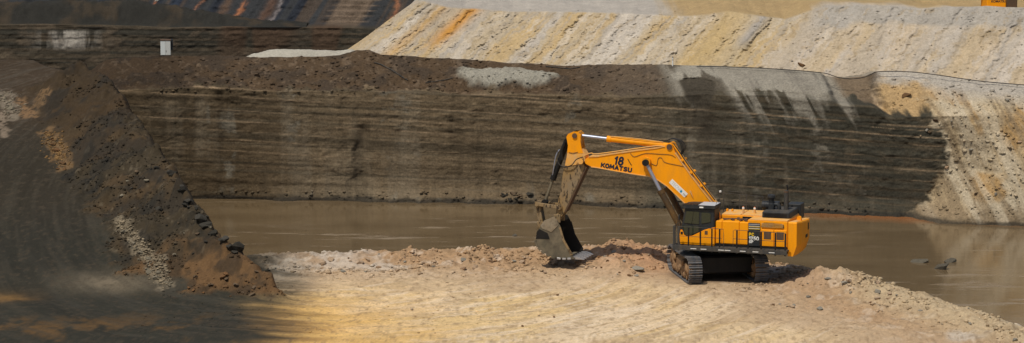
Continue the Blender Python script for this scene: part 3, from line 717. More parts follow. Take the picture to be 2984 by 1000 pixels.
sm(mesh_obj('slewing_ring', tube((0, 0, 1.3), (0, 0, 1.9), 1.25, n=40), 'black', ex))

# ---- deck and catwalk
dk = box(-4.7, 1.9, -2.2, 2.2, 1.86, 2.14, .02); mesh_obj('deck_frame', dk, 'black', ex)
cw = box(-4.78, 1.97, 2.2, 2.84, 2.06, 2.12, .01); cw = box(-4.78, 1.97, 2.80, 2.86, 1.90, 2.16, .01, cw)
cw = box(1.9, 1.97, -1.0, 2.2, 1.90, 2.16, .01, cw)
for xx in (1.0, -.2, -1.3, -2.4, -3.5, -4.6): cw = box(xx - .04, xx + .04, 2.19, 2.8, 1.88, 2.06, .0, cw)
cwo = mesh_obj('catwalk', cw, 'deck', ex)
for xx in (.72, .12, -.92, -1.3, -2.2, -2.95, -3.9): mesh_obj('reflector', box(xx - .17, xx + .17, 2.862, 2.868, 1.99, 2.03, 0), 'white', cwo)
rl = mesh_obj('railing', path([(1.95, 2.83, 3.27), (.1, 2.83, 3.25), (-1.03, 2.83, 3.23), (-1.06, 2.83, 2.9), (-1.06, 2.83, 2.16)], .016, 6, smooth=0), 'deck', ex)
rp = path([(-1.62, 2.83, 2.16), (-1.62, 2.83, 3.15), (-1.70, 2.83, 3.22), (-4.68, 2.83, 3.17)], .016, 6, smooth=0)
mesh_obj('rail', rp, 'deck', rl)
for z0, z1 in ((2.72, 2.68),):
    mesh_obj('rail', path([(1.95, 2.83, z0), (-.93, 2.83, z0 - .03)], .014, 6, smooth=0), 'deck', rl)
    mesh_obj('rail', path([(-1.62, 2.83, z0 - .02), (-4.68, 2.83, z1)], .014, 6, smooth=0), 'deck', rl)
mesh_obj('rail', path([(1.95, 2.83, 3.27), (1.95, 1.2, 3.27), (1.95, 1.2, 2.16)], .016, 6, smooth=0), 'deck', rl)
for xx, w in ((1.90, .05), (1.62, .05), (1.03, .04), (.32, .04), (-.36, .04), (-.82, .045), (-1.84, .045), (-2.50, .04), (-3.27, .045), (-4.10, .045), (-4.68, .045)):
    mesh_obj('post', box(xx - w, xx + w, 2.79, 2.85, 1.84, 3.26 - (1.9 - xx) * .017, .006), 'black' if xx < 1.5 else 'deck', rl)
for yy in (2.3, 1.75, 1.25): mesh_obj('post', box(1.92, 1.97, yy - .025, yy + .025, 2.1, 3.25, .005), 'deck', rl)

# ---- cab
cab = mesh_obj('cab', poly_prism([(1.64, 2.15), (1.70, 2.68), (1.64, 3.02), (1.40, 4.26), (-.36, 4.28), (-.36, 2.15)], 1.02, 2.28, .04), 'dark', ex)
mesh_obj('lower_panel', poly_prism([(1.66, 2.15), (1.71, 2.68), (1.64, 3.0), (1.52, 2.98), (1.43, 2.70), (1.30, 2.64), (.97, 2.66), (.62, 2.84), (.25, 3.04), (-.10, 3.16), (-.385, 3.23), (-.385, 2.15)], 1.0, 2.305, .02), 'yellow_clean', cab)
mesh_obj('cab_roof', poly_prism([(1.60, 4.34), (1.56, 4.43), (1.2, 4.475), (-.42, 4.49), (-.44, 4.30), (1.38, 4.25)], .92, 2.40, .02), 'dark', cab)
for xx in (1.42, 1.10, .78): mesh_obj('roof_panel', box(xx - .12, xx + .12, 1.75, 2.36, 4.455, 4.485 + (1.42 - xx) * .02, .004), 'black', cab)
mesh_obj('roof_dust_plate', box(-.40, .58, 1.0, 2.36, 4.485, 4.502, .003), 'grey_letter', cab)
for pts in ([(1.30, 4.10), (.54, 4.09), (.54, 3.36), (1.44, 3.40)], [(.40, 4.06), (-.06, 4.06), (-.15, 3.97), (-.15, 3.52), (.40, 3.40)], [(1.52, 3.26), (.55, 3.24), (.55, 2.93), (.97, 2.72), (1.30, 2.69), (1.44, 2.76)]):
    mesh_obj('window', poly_prism(pts, 2.26, 2.318, .012), 'glass', cab)
mesh_obj('window', poly_prism([(1.395, 4.15), (1.61, 3.1), (1.64, 3.1), (1.42, 4.15)], 1.12, 2.16, .005), 'glass', cab)
mesh_obj('door_vent', box(.02, .2, 2.30, 2.318, 2.78, 3.0, .004), 'rust', cab)
mesh_obj('step_plate', box(1.50, 1.64, 2.30, 2.32, 2.72, 2.88, .01), 'black', cab)
mesh_obj('roof_lamp', box(.26, .50, 2.395, 2.43, 4.33, 4.41, .01), 'lamp', cab)
mesh_obj('handrail', path([(.48, 2.33, 3.3), (.48, 2.36, 3.2), (.48, 2.36, 2.62), (.48, 2.33, 2.52)], .014), 'black', cab)
mesh_obj('mirror', box(1.72, 1.80, 2.05, 2.25, 3.55, 3.85, .02), 'dark', cab)
mesh_obj('mirror_arm', path([(1.45, 2.2, 3.5), (1.7, 2.3, 3.6), (1.76, 2.2, 3.7)], .015), 'black', cab)
mesh_obj('wiper', path([(1.0, 2.33, 3.3), (.92, 2.335, 3.7), (.88, 2.33, 4.05)], .008), 'black', cab)
mesh_obj('antenna', path([(-.38, 2.2, 4.3), (-.50, 2.2, 4.85)], .012), 'deck', ex)

# ---- machinery house
hs = box(-2.36, -.42, 1.2, 2.16, 2.14, 3.52, .02); hs = box(-4.66, -2.3, -.95, 2.16, 2.14, 3.74, .03, hs); hs = box(-4.66, -2.3, -2.16, -.9, 2.14, 3.45, .03, hs)
hs = box(-2.9, -.45, -.9, 1.1, 2.14, 3.80, .03, hs); hs = box(-2.9, -.45, -2.16, -.85, 2.14, 3.25, .03, hs)
house = mesh_obj('machinery_house', hs, 'yellow', ex)
for x0, x1, z1 in ((-.44, -.80, 3.60), (-.815, -1.82, 3.60), (-1.835, -2.36, 3.58)):
    mesh_obj('side_panel', box(x0, x1, 1.22, 2.22, 2.30, z1, .025), 'yellow_clean', house)
mesh_obj('louvre_panel', box(-2.38, -3.05, 2.1, 2.235, 2.24, 3.57, .01), 'dark', house)
for zz, c in ((3.50, 'grey_letter'), (3.40, 'grey_letter'), (3.36, 'yellow_letter'), (3.27, 'grey_letter'), (3.235, 'yellow_letter')):
    mesh_obj('stripe', box(-2.385, -3.045, 2.232, 2.2385, zz - .016, zz + .016, 0), c, house)
for x0, x1 in ((-3.13, -3.86), (-3.885, -4.60)):
    d = mesh_obj('engine_door', box(x0, x1, 2.1, 2.212, 2.26, 3.22, .02), 'yellow_clean', house)
    xm = (x0 + x1) / 2; mesh_obj('mesh_window', box(xm - .22, xm + .22, 2.2, 2.219, 2.66, 3.12, .01), 'rust', house)
mesh_obj('door_latch', box(-3.96, -4.0, 2.21, 2.235, 2.66, 2.78, .005), 'black', house)
mesh_obj('vent_surround', poly_prism([(-3.1, 3.36), (-3.16, 3.58), (-3.3, 3.62), (-4.3, 3.60), (-4.44, 3.54), (-4.46, 3.34)], 2.1, 2.205, .02), 'black', house)
for zz in (3.385, 3.45, 3.515, 3.575): mesh_obj('vent_slat', box(-3.14, -4.42, 2.18, 2.23, zz - .013, zz + .013, .003), 'yellow_dusty', house)
mesh_obj('top_panel', box(-2.4, -4.64, -.9, 2.15, 3.74, 3.79, .015), 'yellow_dusty', house)
mesh_obj('hood_panel', box(-.5, -1.62, -.85, 1.05, 3.80, 3.85, .012), 'yellow_dusty', house)
mesh_obj('hood_panel', box(-1.68, -2.9, -.85, 1.05, 3.80, 3.86, .012), 'yellow_dusty', house)
mesh_obj('intake_slot', box(-1.75, -2.45, 1.08, 1.112, 3.62, 3.76, .006), 'black', house)
sk = bmesh.new()
pr = random.Random(4)
sk = box(-.6, -2.25, 1.24, 1.30, 3.6, 3.64, .0)
for k in range(16):
    xx = pr.uniform(-1.0, -2.25); yy = pr.uniform(1.4, 1.95); sk = box(xx - .07, xx + .07, yy - .06, yy + .06, 3.59, 3.63 + pr.uniform(.02, .12), .01, sk)
sk = path([(-.7, 1.5, 3.63), (-1.2, 1.6, 3.68), (-1.9, 1.5, 3.68), (-2.3, 1.4, 3.63)], .03, bm=sk); sk = path([(-.8, 1.85, 3.62), (-1.4, 1.75, 3.7), (-2.0, 1.85, 3.66)], .025, bm=sk)
mesh_obj('valve_block', sk, 'rust', house)
mesh_obj('skirt', box(-4.65, 1.62, 2.14, 2.19, 2.13, 2.27, .01), 'black', ex)

cwt = [(-4.70, 2.2), (-5.20, 2.2), (-5.30, 1.3), (-5.30, 0), (-5.20, -1.3), (-4.90, -1.9), (-4.70, -1.9)]
bm = bmesh.new()
low = [bm.verts.new((x if x > -4.9 else x * .965 + .02, y, 1.74)) for x, y in cwt]; mid = [bm.verts.new((x, y, 2.35)) for x, y in cwt]; top = [bm.verts.new((x, y, 3.66 - .085 * (2.2 - y))) for x, y in cwt]
tp2 = [bm.verts.new((x * .99 - .03 if x < -4.8 else x, y * .97, 3.73 - .085 * (2.2 - y))) for x, y in cwt]
bm.faces.new(low[::-1]); bm.faces.new(tp2)
for A_, B_ in ((low, mid), (mid, top), (top, tp2)):
    for k in range(7): bm.faces.new((A_[k], A_[(k + 1) % 7], B_[(k + 1) % 7], B_[k]))
cwo2 = mesh_obj('counterweight', bm, 'yellow', ex)
tcv = box(-4.74, -5.12, -1.8, 2.05, 3.73, 3.75, .005); [setattr(v_.co, 'z', v_.co.z - .085 * (2.2 - v_.co.y)) for v_ in tcv.verts]; mesh_obj('top_cover', tcv, 'yellow_dusty', cwo2)
lug = tube((-5.0, .55, 3.74), (-5.0, .7, 3.74), .13, n=16); lug = box(-5.13, -4.87, .5, .75, 3.56, 3.70, .01, lug)
mesh_obj('lifting_lug', lug, 'yellow', cwo2)
mesh_obj('tail_lamp', box(-5.325, -5.25, -.25, .25, 2.55, 2.72, .01), 'black', cwo2)
mesh_obj('tail_grab', box(-5.27, -5.21, -.8, -.55, 2.9, 3.3, .01), 'black', cwo2)

# ---- engine top
ec = box(-2.98, -4.60, -.9, 1.40, 3.79, 4.14, .03); ec = box(-3.9, -4.72, -2.0, -1.0, 3.44, 4.30, .03, ec); ec = box(-2.7, -3.3, -1.9, -1.0, 3.2, 4.30, .03, ec)
eco = mesh_obj('engine_cover', ec, 'dark', ex)
mesh_obj('dusty_top', box(-3.02, -4.56, -.85, 1.36, 4.141, 4.155, .002), 'deck', eco)
for zz in (3.88, 3.96, 4.04): mesh_obj('slat', box(-3.10, -4.42, 1.395, 1.43, zz - .022, zz + .012, .003), 'black', eco)
ac = tube((-3.26, .3, 4.14), (-3.26, .3, 4.60), .20, n=20); ac = tube((-3.26, .3, 4.58), (-3.26, .3, 4.86), .15, .2, n=20, bm=ac)
ac = tube((-3.26, .3, 4.84), (-3.26, .3, 4.97), .24, .22, n=20, bm=ac); ac = tube((-3.26, .3, 4.97), (-3.26, .3, 5.0), .22, .12, n=20, bm=ac)
ac = tube((-2.74, .3, 4.36), (-3.15, .3, 4.36), .24, n=20, bm=ac); ac = tube((-2.84, .3, 4.36), (-2.90, .3, 4.36), .265, n=20, bm=ac); ac = tube((-2.98, .3, 4.36), (-3.04, .3, 4.36), .265, n=20, bm=ac)
ac = box(-3.1, -3.46, .1, .52, 4.1, 4.5, .03, ac)
ac = path([(-3.4, .3, 4.4), (-3.62, .3, 4.42), (-3.72, .3, 4.3), (-3.72, .3, 4.12)], .12, 12, ac)
sm(mesh_obj('air_cleaner', ac, 'dark', ex), 40)
xp = tube((-4.14, .3, 4.12), (-4.14, .3, 5.18), .135, n=20); xp = tube((-4.14, .3, 5.18), (-4.14, .3, 5.26), .13, n=20, bm=xp)
xo = sm(mesh_obj('exhaust_stack', xp, 'deck', ex), 40)
mesh_obj('rusty_lip', tube((-4.14, .3, 5.16), (-4.14, .3, 5.25), .142, n=20), 'rust', xo)
mesh_obj('exhaust_pipe', path([(-4.12, -.3, 4.2), (-4.08, -.3, 5.3), (-4.02, -.3, 5.52)], .05, 10), 'black', ex)
for xx in (-1.60, -2.28):
    bcn = mesh_obj('filler_cap', tube((xx, .3, 3.85), (xx, .3, 4.1), .072, n=12), 'yellow_dusty', ex)
    mesh_obj('cap_top', tube((xx, .3, 4.1), (xx, .3, 4.19), .078, .06, n=12), 'white', bcn); mesh_obj('cap_lens', tube((xx, .3, 4.185), (xx, .3, 4.225), .06, .03, n=12), 'amber', bcn)
for xx in (-.55, -.85): mesh_obj('grab_block', box(xx - .05, xx + .05, -.2, 0, 3.84, 3.98, .015), 'yellow', ex)
# right-hand service railing
rr_ = mesh_obj('service_railing', path([(.30, -1.7, 4.66), (-.9, -1.7, 4.62), (-2.3, -1.7, 4.56)], .016, 6, smooth=0), 'deck', ex)
for xx in (.30, .08, -.90, -1.3, -1.95, -2.3): mesh_obj('post', box(xx - .022, xx + .022, -1.72, -1.68, 3.5, 4.66 + (xx - .3) * .04, .004), 'deck', rr_)
for z_ in (4.12, 3.98): mesh_obj('rail', path([(.30, -1.7, z_ + .1), (-2.3, -1.7, z_)], .012, 6, smooth=0), 'deck', rr_)
mesh_obj('rail', path([(.30, -1.7, 4.66), (.30, -2.6, 4.66), (-1.0, -2.6, 4.62)], .014, 6, smooth=0), 'deck', rr_)
mesh_obj('work_lamp', box(.22, .34, -1.76, -1.64, 4.68, 4.80, .02), 'lamp', rr_)
mesh_obj('aerial', path([(.05, -1.7, 4.5), (-.02, -1.7, 5.15)], .010, 5, smooth=0), 'deck', rr_)

# ---- boom
bp = [(7.97, 6.35), (7.59, 6.18), (7.23, 6.15), (6.62, 6.07), (5.1, 5.87), (4.01, 5.76), (3.57, 5.60), (2.97, 5.24), (2.36, 4.71), (1.82, 4.22), (.55, 3.05), (.25, 2.80), (-.10, 2.95), (-.12, 3.30), (.16, 4.28), (.54, 4.73), (1.42, 5.81), (1.9, 6.44), (2.48, 7.22), (2.62, 7.55), (2.70, 7.74), (2.86, 7.80), (3.02, 7.70), (3.16, 7.58), (3.59, 7.47), (5.1, 7.22), (6.33, 7.0), (7.23, 6.82), (7.75, 6.78), (8.0, 6.62)]
boom = mesh_obj('boom', poly_prism(bp, -.48, .48, .03), 'yellow', ex)
def flange(i0, i1, name):
    pts = bp[i0:i1]; n = len(pts)
    bm = bmesh.new()
    for a, b in zip(pts[:-1], pts[1:]):
        d = Vector((b[0] - a[0], 0, b[1] - a[1])); L = d.length; ang = math.atan2(-d.z, d.x)
        b2 = box(-.01, L + .01, -.52, .52, -.03, .02, .006)
        b2.transform(Matrix.Translation((a[0], 0, a[1])) @ Matrix.Rotation(ang, 4, 'Y')); bm = join(bm, b2)
    return mesh_obj(name, bm, 'yellow_dusty', boom)
flange(1, 10, 'lower_flange'); flange(14, 19, 'back_flange'); flange(23, 29, 'upper_flange')
for y_ in (-.49, .49):
    sm(mesh_obj('pin_boss', tube((4.18, y_ * .9, 6.66), (4.18, y_ * 1.5, 6.66), .26, n=24), 'yellow', boom)); 
    sm(mesh_obj('pin_boss', tube((2.82, y_ * .98, 7.56), (2.82, y_ * 1.12, 7.56), .17, n=20), 'rust', boom))
    sm(mesh_obj('pin_boss', tube((8.22, y_ * 1.0, 6.48), (8.22, y_ * 1.22, 6.48), .15, n=18), 'yellow_dusty', boom))
for zz in (.10, .20): 
    mesh_obj('pipe', path([(8.05, .30 + zz, 6.83), (7.6, .30 + zz, 6.93 + zz * .4), (7.2, .3 + zz, 6.90 + zz * .4), (5.1, .30 + zz, 7.27 + zz * .4), (3.6, .3 + zz, 7.52 + zz * .4), (3.1, .3 + zz, 7.56)], .032, 6), 'rubber' if zz < .15 else 'yellow_dusty', boom)
for k, (oy, od) in enumerate(((.40, .08), (.28, .14), (.14, .1))):
    mesh_obj('pipe', path([(2.66, oy, 7.70 + od * .3), (2.40, oy, 7.30 + od), (1.84, oy, 6.52 + od), (1.36, oy, 5.90 + od), (.5, oy, 4.85 + od), (.1, oy, 4.36 + od)], .038, 6), ('yellow', 'rubber', 'yellow_dusty')[k], boom)
for xx, zz in ((2.1, 6.85), (1.55, 6.15), (.95, 5.4)): 
    b2 = box(-.06, .06, -.45, .50, -.03, .12, .01); b2.transform(Matrix.Translation((xx, 0, zz - .02)) @ Matrix.Rotation(math.atan2(-.8, .62) * -1 + math.pi, 4, 'Y')); mesh_obj('pipe_clamp', b2, 'yellow', boom)
for k in range(4):
    o_ = .12 * k
    mesh_obj('hose', path([(3.05 - o_ * .2, .3 - o_, 7.92), (2.75, .3 - o_, 8.02), (2.35 - .03 * k, .3 - o_, 7.92), (2.14 - .05 * k, .3 - o_, 7.55), (2.2, .3 - o_, 7.10)], .026, 6), 'rubber', boom)
mesh_obj('hose', path([(3.95, .5, 6.55), (3.6, .5, 6.45), (3.5, .5, 6.85), (3.3, .5, 6.9), (3.1, .5, 6.65), (2.4, .5, 6.52), (1.95, .5, 6.45)], .014, 5), 'rust', boom)
mesh_obj('hose', path([(5.2, .5, 7.1), (4.95, .5, 6.9), (4.3, .5, 7.12), (3.4, .5, 7.12), (2.75, .5, 7.1), (2.45, .5, 6.95)], .014, 5), 'rust', boom)
mesh_obj('grease_line', path([(5.35, .5, 6.75), (5.2, .5, 6.5), (5.12, .5, 6.4)], .022, 5), 'black', boom)
mesh_obj('bracket', poly_prism([(1.58, 5.0), (1.50, 5.05), (1.36, 4.62)], .47, .56, .005), 'yellow_dusty', boom)
GL = {'K': [[(0, 0), (0, 1)], [(.82, 1), (.12, .48)], [(.25, .58), (.85, 0)]], 'O': 'o', '0': 'o', 'M': [[(0, 0), (.1, 1)], [(.1, 1), (.5, .25)], [(.5, .25), (.9, 1)], [(.9, 1), (1, 0)]],
      'A': [[(0, 0), (.42, 1)], [(.42, 1), (.84, 0)], [(.2, .26), (.64, .26)]], 'T': [[(0, 1), (.8, 1)], [(.4, 1), (.4, 0)]], 'S': [[(.74, .9), (.4, 1), (.08, .86), (.08, .62), (.7, .4), (.74, .16), (.4, 0), (.02, .1)]],
      'U': [[(0, 1), (0, .3), (.16, .05), (.4, 0), (.64, .05), (.8, .3), (.8, 1)]], '1': [[(.0, .78), (.3, 1), (.3, 0)]], '8': 'o8', '2': [[(.05, .82), (.3, 1), (.62, .95), (.68, .68), (.05, 0), (.75, 0)]],
      '5': [[(.7, 1), (.12, 1), (.06, .55), (.4, .62), (.7, .45), (.68, .12), (.35, 0), (.02, .08)]], 'P': [[(0, 0), (0, 1), (.5, 1), (.7, .86), (.7, .6), (.5, .46), (0, .46)]], 'C': [[(.74, .84), (.5, 1), (.2, .95), (.02, .68), (.02, .32), (.2, .05), (.5, 0), (.74, .16)]]}
def ring_pts(cx, cz, rx, rz, n=14): return [(cx + rx * math.cos(2 * math.pi * k / n), cz + rz * math.sin(2 * math.pi * k / n)) for k in range(n + 1)]
def lettering(name, s, org, ang, h, wid, t, mat, parent, gap=.32, slant=0.0):
    # heavy painted letters: every stroke a thin proud strip; x runs aft along -X, y up Z, face +Y
    bm = bmesh.new(); cx = 0.0; lift = 0
    ca, sa = math.cos(ang), math.sin(ang)
    def put(u, v, y): 
        u = u + v * slant; x_, z_ = u * ca - v * sa, u * sa + v * ca
        return (org[0] - x_, org[1] + y, org[2] + z_)
    for ch in s:
        g = GL[ch]; w = {'1': .38, 'M': 1.05}.get(ch, .84)
        if g == 'o': g = [ring_pts(.42, .5, .42, .5)]
        elif g == 'o8': g = [ring_pts(.40, .26, .38, .27), ring_pts(.40, .76, .32, .25)]
        for st in g:
            P = [Vector((a * wid, b * h)) for a, b in st]
            for k in range(len(P) - 1):
                a, b = P[k], P[k + 1]; d = (b - a).normalized(); n_ = Vector((-d.y, d.x)) * t / 2; e = d * t * .42
                lift += 1; y = .003 + (lift % 9) * .0006
                q = [a - e + n_, a - e - n_, b + e - n_, b + e + n_]
                f = [bm.verts.new(put(cx + p.x, p.y, y)) for p in q]; g2 = [bm.verts.new(put(cx + p.x, p.y, -.004)) for p in q]
                bm.faces.new(f)
                for i in range(4): bm.faces.new((f[i], g2[i], g2[(i + 1) % 4], f[(i + 1) % 4]))
        cx += (w + gap) * wid
    return mesh_obj(name, bm, mat, parent)
lettering('unit_number', '18', (6.17, .486, 6.43), math.radians(-5), .42, .30, .105, 'lettering', boom, .42, .12)
lettering('maker_lettering', 'KOMATSU', (6.98, .486, 6.225), math.radians(-7.5), .215, .225, .078, 'lettering', boom, .36)
pl = poly_prism([(2.84, 5.45), (2.64, 5.68), (1.69, 4.84), (1.90, 4.62)], .478, .492, .0)
plate = mesh_obj('name_plate', pl, 'white', boom)
text('plate_lettering', 'TECNO', (2.70, .493, 5.43), math.radians(-41.3), .235, 'grey_letter', boom, -.002, thick=.002)
text('plate_lettering', 'TERR', (2.02, .493, 4.82), math.radians(-41.3), .13, 'lettering', boom, 0, thick=.002)
mesh_obj('plate_mark', tube((2.10, .49, 4.97), (2.10, .497, 4.97), .075, n=16), 'blue_mark', boom)

# ---- hydraulic cylinders
def cylinder(name, base, mid, end, rb, rr2, mat, rod='chrome', glandmat=None):
    base, mid, end = Vector(base), Vector(mid), Vector(end); d = (mid - base).normalized(); side = Vector((0, 1, 0))
    b2 = tube(base, mid, rb, n=20); b2 = tube(mid - d * .18, mid + d * .08, rb * 1.14, n=20, bm=b2); b2 = tube(base - side * rb * 1.1, base + side * rb * 1.1, rb * 1.05, n=16, bm=b2)
    c_ = sm(mesh_obj(name, b2, mat, ex), 40)
    b3 = tube(mid - d * .1, end, rr2, n=16); sm(mesh_obj('rod', b3, rod, c_), 40)
    b4 = tube(end - side * rb * 1.05, end + side * rb * 1.05, rb * 1.05, n=16); sm(mesh_obj('rod_eye', b4, glandmat or mat, c_), 40)
    return c_
for y_ in (.72, -.72): cylinder('boom_cylinder', (2.0, y_, 2.75), (3.27, y_, 4.95), (4.18, y_, 6.62), .185, .105, 'greasy', glandmat='black')
acy = cylinder('arm_cylinder', (2.86, 0, 7.56), (6.68, 0, 7.83), (8.64, 0, 7.99), .165, .10, 'yellow')
mesh_obj('pipe', path([(3.3, .12, 7.78), (4.4, .17, 7.9), (5.6, .17, 7.98), (6.3, .14, 8.0), (6.6, .1, 7.97)], .026, 6), 'yellow_dusty', acy)
cylinder('bucket_cylinder', (9.20, 0, 7.62), (10.09, 0, 5.33), (10.60, 0, 3.88), .165, .085, 'black', 'bucket')
mesh_obj('hose', path([(8.1, .42, 6.75), (8.5, .5, 6.6), (8.8, .5, 6.25), (9.3, .45, 6.1), (9.7, .3, 6.35), (9.75, .2, 7.0)], .03, 6), 'rubber', ex)
mesh_obj('hose', path([(9.65, .16, 7.1), (9.85, .22, 6.75), (10.0, .2, 6.0), (10.1, .1, 5.5)], .035, 6), 'chrome', ex)
mesh_obj('hose', path([(9.3, .2, 7.6), (9.5, .25, 7.0), (9.45, .25, 6.5)], .09, 8), 'black', ex)

# ---- arm
ah = [(9.17, 7.90), (9.06, 8.08), (8.74, 8.23), (8.46, 8.23), (8.28, 8.06), (8.30, 7.63), (8.22, 7.22), (7.98, 6.88), (7.98, 6.52), (8.15, 6.34), (8.51, 6.24), (9.05, 6.12), (9.27, 6.16), (9.16, 6.7), (9.08, 7.38)]
head = mesh_obj('arm_head', poly_prism(ah, -.36, .36, .03), 'yellow_dusty', ex)
mesh_obj('arm_head_plate', poly_prism([(x if z > 6.9 else x + .0, z) for x, z in ah[:7]] + [(8.12, 6.95), (9.12, 6.95), (9.07, 7.38)], -.372, .372, .01), 'yellow', head)
for x_, z_ in ((8.65, 7.99), (8.22, 6.47)): sm(mesh_obj('pin', tube((x_, -.45, z_), (x_, .45, z_), .15, n=18), 'rust', head), 40)
mesh_obj('grease_line', path([(9.0, .385, 6.98), (8.75, .39, 6.95), (8.45, .385, 7.02)], .016, 5), 'rust', head)
arm = mesh_obj('arm', poly_prism([(9.34, 6.1), (9.56, 4.57), (9.76, 3.72), (9.84, 3.15), (9.68, 2.90), (9.50, 3.0), (9.26, 3.40), (8.66, 4.7), (8.0, 6.12), (8.1, 6.36), (9.1, 6.2)], -.33, .33, .03), 'muddy_arm', ex)
mesh_obj('edge_plate', poly_prism([(8.0, 6.12), (8.66, 4.7), (9.26, 3.40), (9.20, 3.38), (8.58, 4.68), (7.92, 6.10)], -.36, .36, .006), 'rust', arm)
for x_, z_, r in ((9.70, 3.02, .17), (9.57, 3.66, .16)): sm(mesh_obj('pin', tube((x_, -.46, z_), (x_, .46, z_), r, n=16), 'muddy_arm', arm), 40)
# ---- linkage
for nm, a, b, w in (('idler_link', (9.57, 3.66), (10.98, 3.80), .105), ('bucket_link', (10.98, 3.80), (10.77, 2.55), .14)):
    for y_ in ((.40, -.40) if nm == 'idler_link' else (0,)):
        yy = .08 if nm == 'idler_link' else .28
        d = Vector((b[0] - a[0], 0, b[1] - a[1])); b2 = box(0, d.length, -yy, yy, -w, w, .02); b2.transform(Matrix.Rotation(math.atan2(-d.z, d.x), 4, 'Y'))
        b2.transform(Matrix.Translation((a[0], y_, a[1])))
        for p in (a, b): b2 = tube((p[0], y_ - yy * 1.2, p[1]), (p[0], y_ + yy * 1.2, p[1]), w * 1.3, n=16, bm=b2)
        mesh_obj(nm, b2, 'muddy_arm', ex)
# ---- bucket
side = [(9.92, 3.10), (9.52, 3.0), (9.30, 2.60), (9.07, 1.84), (8.55, .97), (8.48, .78), (9.25, .70), (9.81, .76), (10.34, 1.0), (10.69, 1.31), (10.83, 1.82), (10.77, 2.24), (10.54, 2.58), (10.28, 2.94)]
bk = mesh_obj('bucket', poly_prism(side, 1.02, 1.09, .012), 'bucket', ex)
mesh_obj('side_plate', poly_prism(side, -1.09, -1.02, .012), 'bucket_in_shade', bk)
wrap = side[5:] + [(9.92, 3.10)]
bm = bmesh.new()
cxm = np.mean([p[0] for p in side]), np.mean([p[1] for p in side])
inn = [(x + (cxm[0] - x) * .05, z + (cxm[1] - z) * .05) for x, z in wrap]
A_ = [[bm.verts.new((x, y, z)) for x, z in L_] for y in (-1.03, 1.03) for L_ in (wrap, inn)]
for k in range(len(wrap) - 1):
    bm.faces.new((A_[0][k], A_[0][k + 1], A_[2][k + 1], A_[2][k])); bm.faces.new((A_[1][k], A_[3][k], A_[3][k + 1], A_[1][k + 1]))
for k in (0, len(wrap) - 1): bm.faces.new((A_[0][k], A_[2][k], A_[3][k], A_[1][k]))
sm(mesh_obj('shell', bm, 'bucket_in_shade', bk), 50)
mesh_obj('lip', box(8.42, 9.1, -1.09, 1.09, .70, .80, .015), 'bucket', bk)
for y_ in (-.92, -.46, 0, .46, .92):
    t_ = mesh_obj('tooth', poly_prism([(8.62, .68), (8.60, .86), (8.25, .86), (7.86, .72), (7.86, .68)], y_ - .075, y_ + .075, .015), 'tooth', bk)
mesh_obj('cutting_plate', poly_prism([(9.40, 2.55), (9.28, 2.62), (9.05, 1.86), (8.52, .98), (8.66, .92), (9.18, 1.82)], 1.085, 1.125, .01), 'muddy_arm', bk)
mesh_obj('cutting_plate', poly_prism([(9.40, 2.55), (9.28, 2.62), (9.05, 1.86), (8.52, .98), (8.66, .92), (9.18, 1.82)], -1.125, -1.085, .01), 'bucket_in_shade', bk)
mesh_obj('wear_plate', poly_prism([(10.83, 1.82), (10.77, 2.24), (10.62, 2.42), (10.1, 2.2), (9.96, 1.84)], 1.085, 1.11, .006), 'black', bk)
mesh_obj('hinge_cheek', poly_prism([(10.05, 3.05), (9.72, 3.22), (9.50, 3.02), (9.42, 2.70), (9.85, 2.25), (10.42, 2.45), (10.55, 2.62), (10.3, 2.95)], 1.08, 1.12, .015), 'bucket_cheek', bk)
br_ = box(9.5, 9.9, -.5, -.38, 2.75, 3.25, .02); br_ = box(9.5, 9.9, .38, .5, 2.75, 3.25, .02, br_); br_ = box(10.55, 10.95, -.5, -.32, 2.3, 2.75, .02, br_); br_ = box(10.55, 10.95, .32, .5, 2.3, 2.75, .02, br_)
mesh_obj('hinge_bracket', br_, 'muddy_arm', bk)
arcp = [(8.75, .72), (9.25, .68), (9.81, .74), (10.36, .98), (10.72, 1.30), (10.85, 1.62)]
for k in range(9):
    t_ = k / 8 * (len(arcp) - 1); i = min(int(t_), len(arcp) - 2); u = t_ - i
    x_, z_ = arcp[i][0] * (1 - u) + arcp[i + 1][0] * u, arcp[i][1] * (1 - u) + arcp[i + 1][1] * u
    a = math.atan2(arcp[i + 1][1] - arcp[i][1], arcp[i + 1][0] - arcp[i][0])
    b2 = box(-.11, .11, 1.0, 1.14, -.05, .06, .012); b2.transform(Matrix.Translation((x_, 0, z_)) @ Matrix.Rotation(-a, 4, 'Y')); mesh_obj('wear_block', b2, 'tooth' if k < 3 else 'bucket', bk)
# ---- model lettering on the side
lettering('model_lettering', 'PC', (-2.43, 2.238, 2.84), 0, .15, .125, .045, 'yellow_letter', house, .40)
lettering('model_lettering', '1250', (-2.43, 2.238, 2.59), 0, .185, .14, .05, 'white', house, .34)
lettering('model_lettering', 'SP', (-2.43, 2.238, 2.42), 0, .125, .11, .042, 'white', house, .40)

